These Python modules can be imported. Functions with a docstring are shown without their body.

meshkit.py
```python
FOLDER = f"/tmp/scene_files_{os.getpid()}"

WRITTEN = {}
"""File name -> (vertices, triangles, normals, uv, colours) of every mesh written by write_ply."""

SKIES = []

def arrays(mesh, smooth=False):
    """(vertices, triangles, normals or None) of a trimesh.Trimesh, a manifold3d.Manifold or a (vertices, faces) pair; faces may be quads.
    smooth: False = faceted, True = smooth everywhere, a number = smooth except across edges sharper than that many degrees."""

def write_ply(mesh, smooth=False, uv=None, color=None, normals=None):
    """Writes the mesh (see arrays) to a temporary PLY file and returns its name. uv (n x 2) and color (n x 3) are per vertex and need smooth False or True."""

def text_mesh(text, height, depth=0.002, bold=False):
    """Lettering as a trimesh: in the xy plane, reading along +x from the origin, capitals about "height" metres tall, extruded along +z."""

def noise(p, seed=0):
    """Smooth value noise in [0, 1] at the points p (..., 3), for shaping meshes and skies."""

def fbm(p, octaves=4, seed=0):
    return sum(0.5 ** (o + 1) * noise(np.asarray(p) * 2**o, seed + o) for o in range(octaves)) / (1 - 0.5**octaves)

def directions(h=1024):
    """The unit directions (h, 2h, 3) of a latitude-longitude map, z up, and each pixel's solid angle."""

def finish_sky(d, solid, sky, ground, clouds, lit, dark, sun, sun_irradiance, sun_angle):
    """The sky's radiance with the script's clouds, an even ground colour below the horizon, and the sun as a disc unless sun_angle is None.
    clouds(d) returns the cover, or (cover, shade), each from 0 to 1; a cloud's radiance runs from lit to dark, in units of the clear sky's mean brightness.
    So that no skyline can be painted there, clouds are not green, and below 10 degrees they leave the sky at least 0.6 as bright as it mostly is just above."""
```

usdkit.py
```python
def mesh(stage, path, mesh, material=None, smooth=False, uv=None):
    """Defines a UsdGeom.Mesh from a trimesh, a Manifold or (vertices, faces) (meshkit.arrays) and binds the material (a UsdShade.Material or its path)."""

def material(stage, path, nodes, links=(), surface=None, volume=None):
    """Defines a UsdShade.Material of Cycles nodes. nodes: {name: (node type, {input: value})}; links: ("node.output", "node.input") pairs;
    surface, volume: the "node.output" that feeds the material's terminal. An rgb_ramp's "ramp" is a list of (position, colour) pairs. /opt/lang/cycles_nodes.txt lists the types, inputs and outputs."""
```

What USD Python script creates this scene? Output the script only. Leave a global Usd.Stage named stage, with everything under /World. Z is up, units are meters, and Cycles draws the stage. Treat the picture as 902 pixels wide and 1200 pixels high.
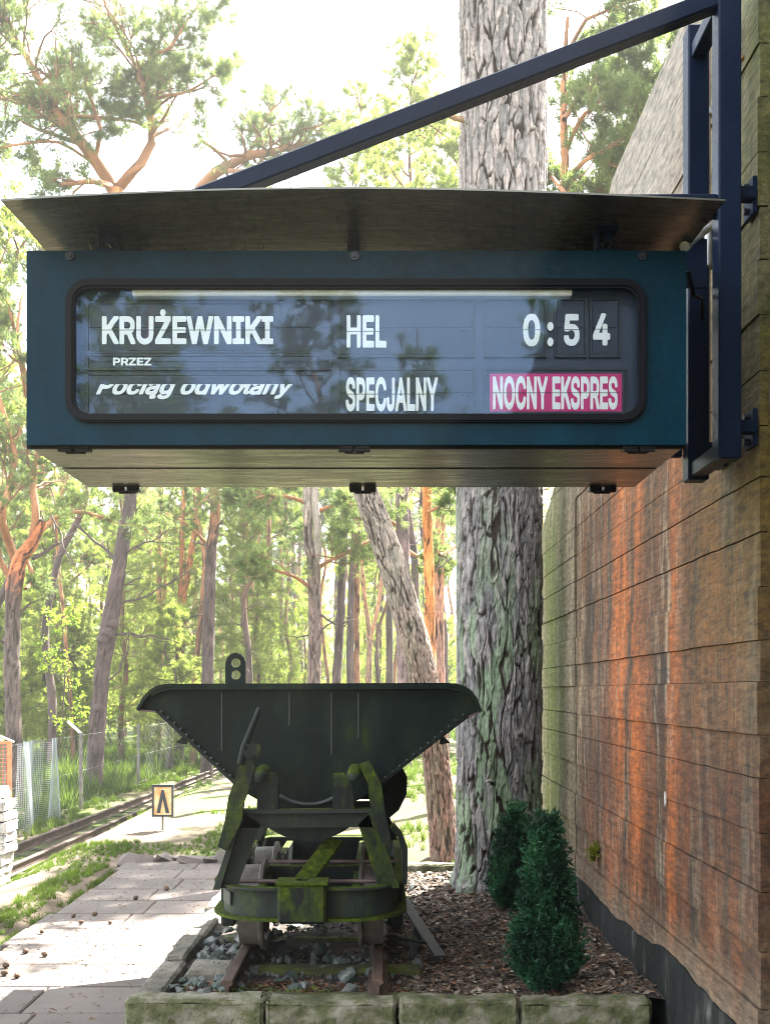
import math, random
import numpy as np, trimesh, usdkit, meshkit
from pxr import Usd, UsdGeom, UsdLux, UsdShade, Sdf, Gf, Vt
from shapely.geometry import Polygon, LineString, box as sbox, Point
from shapely import affinity
from scipy.spatial import cKDTree

stage = Usd.Stage.CreateInMemory()
UsdGeom.SetStageUpAxis(stage, 'Z'); UsdGeom.SetStageMetersPerUnit(stage, 1.0)
UsdGeom.Xform.Define(stage, '/World'); UsdGeom.Scope.Define(stage, '/World/Looks')

# ------------------------------------------------------------------ camera, sky, sun, exposure
F, CX, HY, CZ = 1300.0, 451.0, 810.0, 1.48        # focal length in picture widths of 902, eye line, eye height
EXPOSURE = 3.75
SUN = np.array([0.48, 0.74, 1.0]); SUN /= np.linalg.norm(SUN)      # towards the sun: beyond the wall, ahead and to the right
SUN_INT, SKY_STR = 1.25, 0.05
cam = UsdGeom.Camera.Define(stage, '/World/camera')
cam.CreateHorizontalApertureAttr(36.0); cam.CreateVerticalApertureAttr(36.0 * 1024 / 769)
cam.CreateFocalLengthAttr(36.0 * F / 902)
cam.CreateVerticalApertureOffsetAttr(36.0 * 210 / 902)
cam.CreateClippingRangeAttr((0.05, 2000.0)); cam.CreateExposureAttr(EXPOSURE)
cam.AddTranslateOp().Set((0, 0, CZ)); cam.AddRotateXOp().Set(90.0)

elev, rot = math.asin(SUN[2]), math.atan2(SUN[0], SUN[1])
dome = UsdLux.DomeLight.Define(stage, '/World/sky')
dome.GetPrim().SetCustomDataByKey('kind', 'structure')
skym = usdkit.material(stage, '/World/Looks/sky', {
    'tc': ('texture_coordinate', {}), 'mp': ('mapping', {'scale': (1.0, 1.0, 2.2)}),
    'n': ('noise_texture', {'scale': 2.2, 'detail': 6.0, 'roughness': 0.6}),
    'r': ('rgb_ramp', {'ramp': [(0.30, (0.08,) * 3), (0.62, (0.55,) * 3)]}),
    'sky': ('sky_texture', {'sky_type': 'single_scattering', 'sun_disc': False, 'sun_elevation': elev, 'sun_rotation': rot, 'aerosol_density': 2.0}),
    'mix': ('mix', {'color2': (12.0, 12.0, 12.0)}), 'bg': ('background_shader', {'strength': SKY_STR})},
    [('tc.generated', 'mp.vector'), ('mp.vector', 'n.vector'), ('n.fac', 'r.fac'), ('r.color', 'mix.fac'), ('sky.color', 'mix.color1'), ('mix.color', 'bg.color')], surface='bg.background')
UsdShade.MaterialBindingAPI.Apply(dome.GetPrim()).Bind(skym)
sun = UsdLux.DistantLight.Define(stage, '/World/sun')
sun.CreateNormalizeAttr(True); sun.CreateIntensityAttr(SUN_INT); sun.CreateAngleAttr(0.5); sun.CreateColorAttr(Gf.Vec3f(1.0, 0.95, 0.86))
zc = Gf.Vec3d(0, 0, 1); q = Gf.Rotation(zc, Gf.Vec3d(*map(float, SUN))).GetQuat()
sun.AddOrientOp().Set(Gf.Quatf(q))

# ------------------------------------------------------------------ helpers
def P(px, py, D):                                   # the point at distance D whose bearing was measured at (px, py) in the photograph
    return np.array([(px - CX) * D / F, D, CZ + (HY - py) * D / F])
def sm(t): t = np.clip(t, 0, 1); return t * t * (3 - 2 * t)
used = {}
def free(path):
    n = used.get(path, 0); used[path] = n + 1
    return path if n == 0 else f'{path}_{n:03d}'
def tag(prim, label=None, cat=None, group=None, kind=None):
    for k, v in (('label', label), ('category', cat), ('group', group), ('kind', kind)):
        if v: prim.SetCustomDataByKey(k, v)
def put(path, mesh, mat, smooth=False, base=None, col=None):
    if isinstance(mesh, (list,)): mesh = trimesh.util.concatenate(mesh)
    if isinstance(mesh, trimesh.Trimesh): v, f = np.array(mesh.vertices), np.array(mesh.faces)
    else: v, f = np.asarray(mesh[0], float), np.asarray(mesh[1], int)
    if base is not None: v = v - np.asarray(base)
    m = usdkit.mesh(stage, path, (v, f), LOOK[mat], smooth)
    if col is not None:
        UsdGeom.PrimvarsAPI(m).CreatePrimvar('tint', Sdf.ValueTypeNames.Color3fArray, 'vertex').Set(Vt.Vec3fArray.FromNumpy(np.asarray(col, np.float32)))
    return m.GetPrim()
class Thing:
    def __init__(s, name, label=None, cat=None, base=(0, 0, 0), group=None, kind=None, rotz=0.0):
        s.path = free('/World/' + name); s.base = np.asarray(base, float)
        x = UsdGeom.Xform.Define(stage, s.path); x.AddTranslateOp().Set(Gf.Vec3d(*map(float, s.base)))
        s.prim = x.GetPrim(); tag(s.prim, label, cat, group, kind)
    def add(s, name, mesh, mat, smooth=False, parent=None, label=None, col=None, kind=None):
        p = put(free((parent or s.path) + '/' + name), mesh, mat, smooth, s.base, col)
        tag(p, label, kind=kind)
        return str(p.GetPath())
def one(name, mesh, mat, label=None, cat=None, group=None, kind=None, smooth=False, col=None):
    p = put(free('/World/' + name), mesh, mat, smooth, None, col); tag(p, label, cat, group, kind); return p
def copy_of(src, name, label, cat, loc, rotz=0.0, scale=1.0, group=None, tilt=(0, 0)):
    x = UsdGeom.Xform.Define(stage, free('/World/' + name))
    x.GetPrim().GetReferences().AddInternalReference(src)
    x.ClearXformOpOrder()
    x.AddTranslateOp(opSuffix='place').Set(Gf.Vec3d(*map(float, loc))); x.AddRotateXYZOp(opSuffix='turn').Set(Gf.Vec3f(tilt[0], tilt[1], rotz))
    sc = scale if np.ndim(scale) else (scale,) * 3
    x.AddScaleOp(opSuffix='size').Set(Gf.Vec3f(*map(float, sc)))
    x.GetPrim().SetInstanceable(True); tag(x.GetPrim(), label, cat, group)
    return x.GetPrim()
def bx(x0, x1, y0, y1, z0, z1, b=0.004):
    b = min(b, (x1 - x0) * .45, (y1 - y0) * .45, (z1 - z0) * .45)
    pts = []
    for i in (0, 1):
        for j in (0, 1):
            for k in (0, 1):
                c = np.array([(x0, x1)[i], (y0, y1)[j], (z0, z1)[k]]); s = np.array([1 - 2 * i, 1 - 2 * j, 1 - 2 * k]) * b
                for a in range(3):
                    d = s.copy(); d[a] = 0; pts.append(c + d)
    return trimesh.convex.convex_hull(np.array(pts))
def beam(a, b, w, h, bev=0.003, up=(0, 0, 1)):       # bar from a to b, w across and h along up
    a, b = np.asarray(a, float), np.asarray(b, float); d = b - a; L = np.linalg.norm(d); d /= L
    s = np.cross(d, up); s /= np.linalg.norm(s); u = np.cross(s, d)
    m = bx(0, L, -w / 2, w / 2, -h / 2, h / 2, bev)
    T = np.eye(4); T[:3, 0], T[:3, 1], T[:3, 2], T[:3, 3] = d, -s, u, a
    if np.linalg.det(T[:3, :3]) < 0: T[:3, 1] = s
    m.apply_transform(T); return m
def ext(poly, y0, y1):                               # polygon in (x, z) made solid from y0 to y1
    out = []
    for g in getattr(poly, 'geoms', [poly]):
        if g.is_empty or g.area < 1e-9: continue
        m = trimesh.creation.extrude_polygon(g, y1 - y0, engine='earcut')
        v = np.array(m.vertices); m = trimesh.Trimesh(np.c_[v[:, 0], y0 + v[:, 2], v[:, 1]], np.array(m.faces)[:, ::-1], process=False); out.append(m)
    return trimesh.util.concatenate(out)
def exz(poly, z0, z1):
    out = []
    for g in getattr(poly, 'geoms', [poly]):
        m = trimesh.creation.extrude_polygon(g, z1 - z0, engine='earcut'); m.apply_translation((0, 0, z0)); out.append(m)
    return trimesh.util.concatenate(out)
def exx(poly, x0, x1):                               # polygon in (y, z) made solid from x0 to x1
    out = []
    for g in getattr(poly, 'geoms', [poly]):
        if g.is_empty or g.area < 1e-6: continue
        m = trimesh.creation.extrude_polygon(g, x1 - x0, engine='earcut')
        v = np.array(m.vertices); out.append(trimesh.Trimesh(np.c_[x0 + v[:, 2], v[:, 0], v[:, 1]], np.array(m.faces), process=False))
    return trimesh.util.concatenate(out)
def pp(pts, D): return Polygon([(P(x, y, D)[0], P(x, y, D)[2]) for x, y in pts])
def tube(pts, rad, sides=8, cap=True):
    p = np.asarray(pts, float); n = len(p); rad = np.broadcast_to(np.asarray(rad, float), (n,))
    t = np.gradient(p, axis=0); t /= np.linalg.norm(t, axis=1, keepdims=True) + 1e-12
    ref = np.array([0, 0, 1.0]) if abs(t[:, 2]).mean() < .75 else np.array([0, 1.0, 0])
    a = np.cross(t, ref); a /= np.linalg.norm(a, axis=1, keepdims=True) + 1e-12; b = np.cross(t, a)
    th = np.arange(sides) * 2 * np.pi / sides
    v = (p[:, None] + rad[:, None, None] * (np.cos(th)[None, :, None] * a[:, None] + np.sin(th)[None, :, None] * b[:, None])).reshape(-1, 3)
    i, j = np.meshgrid(np.arange(n - 1), np.arange(sides), indexing='ij'); k = (j + 1) % sides
    f = np.concatenate([np.stack([i * sides + j, i * sides + k, (i + 1) * sides + k], -1).reshape(-1, 3), np.stack([i * sides + j, (i + 1) * sides + k, (i + 1) * sides + j], -1).reshape(-1, 3)])
    if cap:
        c0, c1 = len(v), len(v) + 1; v = np.vstack([v, p[:1], p[-1:]]); j = np.arange(sides); k = (j + 1) % sides
        f = np.vstack([f, np.stack([np.full(sides, c0), k, j], 1), np.stack([np.full(sides, c1), (n - 1) * sides + j, (n - 1) * sides + k], 1)])
    return trimesh.Trimesh(v, f, process=False)
def cyl(a, b, r, sides=16): return tube([a, b], r, sides)
def spline(pts, n):
    p = np.asarray(pts, float); t = np.arange(len(p)); from scipy.interpolate import PchipInterpolator as I
    return I(t, p)(np.linspace(0, len(p) - 1, n))

# ------------------------------------------------------------------ materials
LOOK = {}
def mk(name, nodes, links, surface, **k): LOOK[name] = usdkit.material(stage, '/World/Looks/' + name, nodes, links, surface=surface, **k)
def noisy(name, stops, scale=(1, 1, 1), detail=5, rough=.6, bump=.3, bscale=None, metallic=0, bdist=.01, spec=.5, coat=0, distort=0.0, bdetail=4, roughvar=0.0):
    nodes = {'g': ('geometry', {}), 'm': ('mapping', {'scale': scale}), 'n': ('noise_texture', {'scale': 1.0, 'detail': float(detail), 'roughness': .6, 'distortion': float(distort)}),
             'r': ('rgb_ramp', {'ramp': stops}), 'm2': ('mapping', {'scale': bscale or tuple(3 * s for s in scale)}), 'n2': ('noise_texture', {'scale': 1.0, 'detail': float(bdetail), 'roughness': .6}),
             'b': ('bump', {'strength': float(bump), 'distance': float(bdist)}), 'mr': ('map_range', {'from_min': .3, 'from_max': .7, 'to_min': max(.02, rough - roughvar), 'to_max': min(1, rough + roughvar)}),
             'p': ('principled_bsdf', {'metallic': float(metallic), 'specular_ior_level': float(spec), 'coat_weight': float(coat)})}
    mk(name, nodes, [('g.position', 'm.vector'), ('m.vector', 'n.vector'), ('n.fac', 'r.fac'), ('r.color', 'p.base_color'), ('g.position', 'm2.vector'), ('m2.vector', 'n2.vector'), ('n2.fac', 'b.height'), ('b.normal', 'p.normal'), ('n2.fac', 'mr.value'), ('mr.result', 'p.roughness')], 'p.BSDF')
def plain(name, c, rough=.5, metallic=0.0, spec=.5):
    mk(name, {'p': ('principled_bsdf', {'base_color': c, 'roughness': rough, 'metallic': metallic, 'specular_ior_level': spec})}, [], 'p.BSDF')

noisy('blue_paint', [(.25, (.0003, .0085, .015)), (.5, (.0004, .0135, .0235)), (.66, (.0006, .0175, .030)), (.8, (.0025, .022, .034))], (7, 7, 2.2), detail=8, rough=.32, bump=.08, bscale=(40, 40, 40), roughvar=.1, spec=.09)
noisy('navy_paint', [(.3, (.0014, .0042, .0125)), (.7, (.003, .0078, .020))], (4, 4, 4), rough=.38, bump=.05, bscale=(60, 60, 60), roughvar=.1, spec=.09)
noisy('bare_panel', [(.25, (.095, .095, .078)), (.5, (.12, .118, .096)), (.75, (.145, .14, .112))], (1.5, 1.5, 1.5), rough=.27, bump=.008, bscale=(6, 40, 40), metallic=.85, roughvar=.08)
plain('black_rubber', (.0035, .0035, .005), .5, 0.0, .08)
plain('black_clip', (.004, .004, .005), .4, 0.0, .15)
plain('dark_cavity', (.010, .014, .02), .7)
noisy('display_grey', [(.3, (.009, .017, .040)), (.7, (.015, .027, .058))], (6, 6, 6), rough=.5, bump=0)
noisy('flap_dark', [(.3, (.0035, .008, .022)), (.7, (.0065, .013, .033))], (9, 9, 9), rough=.5, bump=0)
plain('frame_line', (.005, .008, .014), .5)
plain('letter_white', (.86, .86, .83), .6)
plain('letter_dim', (.10, .10, .07), .6)
noisy('magenta', [(.3, (.50, .006, .12)), (.7, (.60, .010, .17))], (6, 6, 6), rough=.5, bump=0)
noisy('lamp_cover', [(.3, (.62, .55, .42)), (.7, (.72, .64, .5))], (4, 4, 4), rough=.4, bump=0)
mk('glass', {'t': ('transparent_bsdf', {'color': (.97, .985, .99)}), 'g': ('glossy_bsdf', {'roughness': .02, 'color': (.46, .68, 1.0)}), 'f': ('fresnel', {'IOR': 1.36}), 'geo': ('geometry', {}), 'mp': ('mapping', {'scale': (5, 5, 1.5)}), 'n': ('noise_texture', {'scale': 1.0, 'detail': 2.0}), 'b': ('bump', {'strength': .05, 'distance': .003}), 'm': ('mix_closure', {})},
   [('geo.position', 'mp.vector'), ('mp.vector', 'n.vector'), ('n.fac', 'b.height'), ('b.normal', 'g.normal'), ('f.fac', 'm.fac'), ('t.BSDF', 'm.closure1'), ('g.BSDF', 'm.closure2')], 'm.closure')
plain('screw', (.03, .03, .035), .35, .8)
noisy('galvanised', [(.3, (.3, .31, .32)), (.7, (.5, .5, .5))], (20, 20, 20), rough=.4, metallic=.8, bump=.05)
noisy('pvc_pipe', [(.3, (.2, .13, .12)), (.7, (.33, .25, .23))], (8, 8, 8), rough=.5, bump=.05)
plain('brass', (.45, .25, .1), .35, .9)
noisy('spike_wire', [(.3, (.06, .035, .015)), (.7, (.14, .08, .03))], (60, 60, 60), rough=.5, metallic=.4, bump=0)
noisy('straw', [(.3, (.2, .14, .07)), (.7, (.38, .3, .17))], (60, 60, 60), rough=.8, bump=0)

# concrete of the bunker wall: boards' grain, rust runs, moss and lime
WN = {'g': ('geometry', {}), 's': ('separate_xyz', {}),
      'mA': ('mapping', {'scale': (1, .7, 4.5)}), 'nA': ('noise_texture', {'scale': 1.0, 'detail': 6.0, 'roughness': .65}), 'rA': ('rgb_ramp', {'ramp': [(.25, (.018, .0115, .006)), (.42, (.048, .029, .0155)), (.56, (.086, .051, .027)), (.75, (.155, .10, .058))]}),
      'isl': ('rgb_ramp', {'ramp': [(0, (.72, .7, .68)), (.5, (1, 1, 1)), (1, (1.25, 1.22, 1.2))]}), 'mulI': ('mix', {'mix_type': 'multiply', 'fac': 1.0}), 'mD': ('mapping', {'scale': (1, 1.3, 1.5), 'location': (4, 1, 9)}), 'nD': ('noise_texture', {'scale': 1.0, 'detail': 8.0, 'roughness': .68, 'distortion': .5}), 'rD': ('rgb_ramp', {'ramp': [(.38, (.85,) * 3), (.52, (.35,) * 3), (.64, (0,) * 3)]}), 'mxD': ('mix', {'color2': (.016, .0115, .006)}),
      'mB': ('mapping', {'scale': (1, 2.2, .35)}), 'nB': ('noise_texture', {'scale': 1.0, 'detail': 3.0}), 'wob': ('math', {'math_type': 'multiply_add', 'value2': .9, 'value3': -.45}), 'yw': ('math', {'math_type': 'add'}),
      'yn': ('map_range', {'from_min': 3.0, 'from_max': 9.0, 'to_min': 0.0, 'to_max': 1.0}),
      # streak noise: fine along the wall, long down it
      'mS': ('mapping', {'scale': (1, 3.6, .6)}), 'nS': ('noise_texture', {'scale': 1.0, 'detail': 7.0, 'roughness': .66, 'distortion': .8}), 'rS': ('rgb_ramp', {'ramp': [(.40, (0, 0, 0)), (.64, (1, 1, 1))]}),
      'mT': ('mapping', {'scale': (1, 12, 1.6), 'location': (0, 7, 3)}), 'nT': ('noise_texture', {'scale': 1.0, 'detail': 7.0, 'roughness': .66, 'distortion': .9}), 'rT': ('rgb_ramp', {'ramp': [(.5, (0, 0, 0)), (.68, (1, 1, 1))]}),
      'rust': ('rgb_ramp', {'ramp': [(0.0, (.10,) * 3), (.10, (.22,) * 3), (.2, (.34,) * 3), (.24, (.26,) * 3), (.285, (.6,) * 3), (.31, (.25,) * 3), (.36, (.22,) * 3), (.392, (.95,) * 3), (.455, (.95,) * 3), (.51, (.35,) * 3), (.58, (.3,) * 3), (.66, (.1,) * 3), (.8, (.05,) * 3)]}),
      'mulR': ('math', {'math_type': 'multiply', 'use_clamp': True}), 'gainR': ('math', {'math_type': 'multiply', 'value2': 1.0, 'use_clamp': True}),
      'mxR': ('mix', {'color2': (.36, .092, .011)}),
      'moss': ('rgb_ramp', {'ramp': [(0.0, (.7,) * 3), (.12, (.7,) * 3), (.19, (.55,) * 3), (.26, (.15,) * 3), (.66, (.05,) * 3), (.72, (.15,) * 3), (.80, (2.6,) * 3), (.87, (2.6,) * 3), (.93, (.4,) * 3), (.96, (.1,) * 3)]}),
      'zm': ('map_range', {'from_min': 1.1, 'from_max': 2.1, 'to_min': .05, 'to_max': 1.0}), 'mulM': ('math', {'math_type': 'multiply', 'use_clamp': True}), 'mulM2': ('math', {'math_type': 'multiply', 'use_clamp': True}), 'farM': ('rgb_ramp', {'ramp': [(.62, (0,) * 3), (.7, (1,) * 3)]}), 'fmul': ('math', {'math_type': 'multiply', 'value2': .6}), 'mxP': ('mix', {'color2': (.23, .20, .13)}), 'mxZ': ('mix', {'color2': (1.0, 1, 1)}),
      'mxM': ('mix', {'color2': (.062, .076, .006)}),
      'lime': ('rgb_ramp', {'ramp': [(0.0, (.2,) * 3), (.26, (.3,) * 3), (.31, (.75,) * 3), (.34, (.5,) * 3), (.38, (.15,) * 3), (.42, (.5,) * 3), (.5, (.3,) * 3), (.6, (.5,) * 3), (.66, (.95,) * 3), (.72, (.8,) * 3), (.8, (.35,) * 3), (.93, (.8,) * 3)]}),
      'mulL': ('math', {'math_type': 'multiply', 'use_clamp': True}), 'mxL': ('mix', {'color2': (.27, .225, .155)}),
      'zl': ('map_range', {'from_min': .34, 'from_max': .55, 'to_min': 1.5, 'to_max': 0.0}), 'zln': ('math', {'math_type': 'multiply', 'use_clamp': True}), 'mxB': ('mix', {'color2': (.15, .115, .075)}),
      'zt': ('map_range', {'from_min': 2.5, 'from_max': 3.6, 'to_min': 0.0, 'to_max': .85}), 'mxT': ('mix', {'color2': (.21, .19, .16)}), 'yt': ('rgb_ramp', {'ramp': [(.12, (.12,) * 3), (.30, (1,) * 3)]}), 'mulT': ('math', {'math_type': 'multiply'}),
      'mF': ('mapping', {'scale': (30, 10, 38)}), 'nF': ('noise_texture', {'scale': 1.0, 'detail': 6.0, 'roughness': .7}), 'b': ('bump', {'strength': .8, 'distance': .02}),
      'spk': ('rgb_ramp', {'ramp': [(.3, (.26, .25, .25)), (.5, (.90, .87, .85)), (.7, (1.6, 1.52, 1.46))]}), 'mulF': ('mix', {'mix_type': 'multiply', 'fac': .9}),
      'p': ('principled_bsdf', {'roughness': .85, 'specular_ior_level': .3})}
WL = [('mxR.color', 'mxP.color1'), ('farM.color', 'fmul.value1'), ('fmul.value', 'mxP.fac'), ('g.position', 's.vector'), ('g.position', 'mA.vector'), ('mA.vector', 'nA.vector'), ('nA.fac', 'rA.fac'), ('g.random_per_island', 'isl.fac'), ('rA.color', 'mulI.color1'), ('isl.color', 'mulI.color2'),
      ('g.position', 'mB.vector'), ('mB.vector', 'nB.vector'), ('nB.fac', 'wob.value1'), ('s.y', 'yw.value1'), ('wob.value', 'yw.value2'), ('yw.value', 'yn.value'),
      ('g.position', 'mS.vector'), ('mS.vector', 'nS.vector'), ('nS.fac', 'rS.fac'), ('g.position', 'mT.vector'), ('mT.vector', 'nT.vector'), ('nT.fac', 'rT.fac'),
      ('yn.result', 'rust.fac'), ('rust.color', 'mulR.value1'), ('rS.color', 'mulR.value2'), ('mulR.value', 'gainR.value1'), ('g.position', 'mD.vector'), ('mD.vector', 'nD.vector'), ('nD.fac', 'rD.fac'), ('rD.color', 'mxD.fac'), ('mulI.color', 'mxD.color1'), ('mxD.color', 'mxR.color1'), ('gainR.value', 'mxR.fac'),
      ('yn.result', 'moss.fac'), ('moss.color', 'mulM.value1'), ('nS.fac', 'mulM.value2'), ('s.z', 'zm.value'), ('yn.result', 'farM.fac'), ('farM.color', 'mxZ.fac'), ('zm.result', 'mxZ.color1'), ('mulM.value', 'mulM2.value1'), ('mxZ.color', 'mulM2.value2'), ('mulM2.value', 'mxM.fac'), ('mxP.color', 'mxM.color1'),
      ('yn.result', 'lime.fac'), ('lime.color', 'mulL.value1'), ('rT.color', 'mulL.value2'), ('mulL.value', 'mxL.fac'), ('mxM.color', 'mxL.color1'),
      ('s.z', 'zl.value'), ('zl.result', 'zln.value1'), ('nA.fac', 'zln.value2'), ('zln.value', 'mxB.fac'), ('mxL.color', 'mxB.color1'),
      ('s.z', 'zt.value'), ('zt.result', 'mulT.value1'), ('yn.result', 'yt.fac'), ('yt.color', 'mulT.value2'), ('mulT.value', 'mxT.fac'), ('mxB.color', 'mxT.color1'),
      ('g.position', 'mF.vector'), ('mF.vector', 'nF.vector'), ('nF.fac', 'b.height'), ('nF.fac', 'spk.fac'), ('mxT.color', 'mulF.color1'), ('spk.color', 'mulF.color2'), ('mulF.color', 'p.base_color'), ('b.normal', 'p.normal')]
mk('wall_concrete', WN, WL, 'p.BSDF')
noisy('rough_concrete', [(.25, (.007, .0055, .003)), (.45, (.020, .0145, .008)), (.62, (.042, .032, .017)), (.78, (.10, .08, .056))], (3, 4, 2.2), detail=8, rough=.9, bump=.9, bscale=(14, 14, 10), bdist=.03, distort=.6)
noisy('tar_paint', [(.3, (.003, .0035, .0035)), (.56, (.009, .010, .009)), (.64, (.03, .03, .026)), (.72, (.13, .125, .11))], (4, 8, 4), detail=9, spec=.15, rough=.8, bump=.4, bscale=(30, 30, 30))
noisy('kerb_stone', [(.32, (.005, .006, .003)), (.38, (.03, .036, .008)), (.47, (.06, .062, .022)), (.55, (.12, .112, .075)), (.72, (.2, .185, .145))], (7, 7, 9), detail=8, rough=.9, bump=.7, bscale=(40, 40, 40), bdist=.02)
noisy('kerb_grey', [(.28, (.03, .028, .018)), (.5, (.10, .09, .066)), (.75, (.2, .18, .145))], (5, 4, 7), detail=8, rough=.9, bump=.7, bscale=(40, 40, 40), bdist=.02)
for k, c in enumerate(((.080, .064, .053), (.088, .071, .059), (.072, .058, .048))):
    noisy(f'paving_slab{"" if k == 0 else "_%d" % k}', [(.3, tuple(x * .72 for x in c)), (.5, c), (.7, tuple(min(.8, x * 1.18) for x in c))], (2.5, 2.5, 2.5), detail=8, rough=.9, bump=.35, bscale=(45, 45, 45))
noisy('bed_soil', [(.3, (.010, .007, .0045)), (.5, (.028, .02, .0125)), (.62, (.05, .036, .023)), (.74, (.05, .06, .01))], (5, 5, 5), detail=8, rough=.95, bump=.9, bscale=(50, 50, 50), bdist=.02)
for k, (a, b) in enumerate((((.03, .02, .013), (.07, .048, .031)), ((.10, .074, .052), (.17, .13, .09)), ((.2, .16, .125), (.32, .27, .21)), ((.085, .04, .017), (.16, .075, .033)))):
    noisy('leaf_litter' + ('' if k == 0 else '_%d' % k), [(.3, a), (.7, b)], (9, 9, 9), rough=.85, bump=.1)
noisy('stone_grey', [(.3, (.03, .034, .032)), (.5, (.08, .088, .08)), (.7, (.17, .17, .155))], (14, 14, 14), detail=6, rough=.85, bump=.5, bscale=(50, 50, 50))
noisy('stone_green', [(.3, (.018, .027, .021)), (.5, (.04, .055, .045)), (.7, (.09, .105, .085))], (14, 14, 14), detail=6, rough=.85, bump=.5, bscale=(50, 50, 50))
noisy('rail_rust', [(.3, (.02, .011, .007)), (.55, (.05, .027, .017)), (.75, (.10, .058, .038))], (18, 8, 18), detail=6, rough=.75, bump=.3, bscale=(60, 60, 60), metallic=.2)
noisy('sleeper_wood', [(.28, (.015, .011, .007)), (.48, (.045, .034, .023)), (.62, (.035, .04, .01)), (.78, (.09, .072, .055))], (4, 20, 20), detail=6, rough=.9, bump=.6, bscale=(8, 60, 60))
noisy('sleeper_moss', [(.28, (.016, .014, .007)), (.46, (.034, .037, .007)), (.62, (.06, .072, .009)), (.78, (.09, .098, .03))], (5, 9, 9), detail=6, rough=.95, bump=.6, bscale=(30, 60, 60))
def iron(name, amount, base=(.0066, .009, .0082), metallic=0.0, rough=.42):
    # painted iron, with moss where it faces up and where water runs down
    mk(name, {'g': ('geometry', {}), 's': ('separate_xyz', {}), 'up': ('map_range', {'from_min': -.2, 'from_max': 1.0, 'to_min': 0.0, 'to_max': .42}),
              'm': ('mapping', {'scale': (9, 9, 4)}), 'n': ('noise_texture', {'scale': 1.0, 'detail': 7.0, 'roughness': .68}), 'a': ('math', {'math_type': 'add'}),
              'r': ('rgb_ramp', {'ramp': [(.80 - amount, (0, 0, 0)), (1.0 - amount, (1, 1, 1))]}),
              'mossc': ('rgb_ramp', {'ramp': [(.3, (.014, .021, .003)), (.55, (.036, .053, .004)), (.75, (.09, .12, .007))]}), 'n3': ('noise_texture', {'scale': 35.0, 'detail': 5.0, 'roughness': .7}),
              'base': ('rgb_ramp', {'ramp': [(.3, tuple(x * .7 for x in base)), (.55, base), (.72, tuple(x * 1.9 for x in base)), (.82, (.03, .021, .014))]}),
              'mx': ('mix', {}), 'mr': ('map_range', {'to_min': rough, 'to_max': .95}), 'b': ('bump', {'strength': .35, 'distance': .006}),
              'p': ('principled_bsdf', {'metallic': metallic, 'specular_ior_level': .12})},
       [('g.normal', 's.vector'), ('s.z', 'up.value'), ('g.position', 'm.vector'), ('m.vector', 'n.vector'), ('n.fac', 'a.value1'), ('up.result', 'a.value2'), ('a.value', 'r.fac'),
        ('g.position', 'n3.vector'), ('n3.fac', 'mossc.fac'), ('n.fac', 'base.fac'), ('r.color', 'mx.fac'), ('base.color', 'mx.color1'), ('mossc.color', 'mx.color2'), ('mx.color', 'p.base_color'), ('r.color', 'mr.value'), ('mr.result', 'p.roughness'), ('n3.fac', 'b.height'), ('b.normal', 'p.normal')], 'p.BSDF')
iron('iron_black', .10); iron('iron_some_moss', .22, (.018, .023, .020)); iron('iron_mossy', .30); iron('iron_very_mossy', .42)
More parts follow.
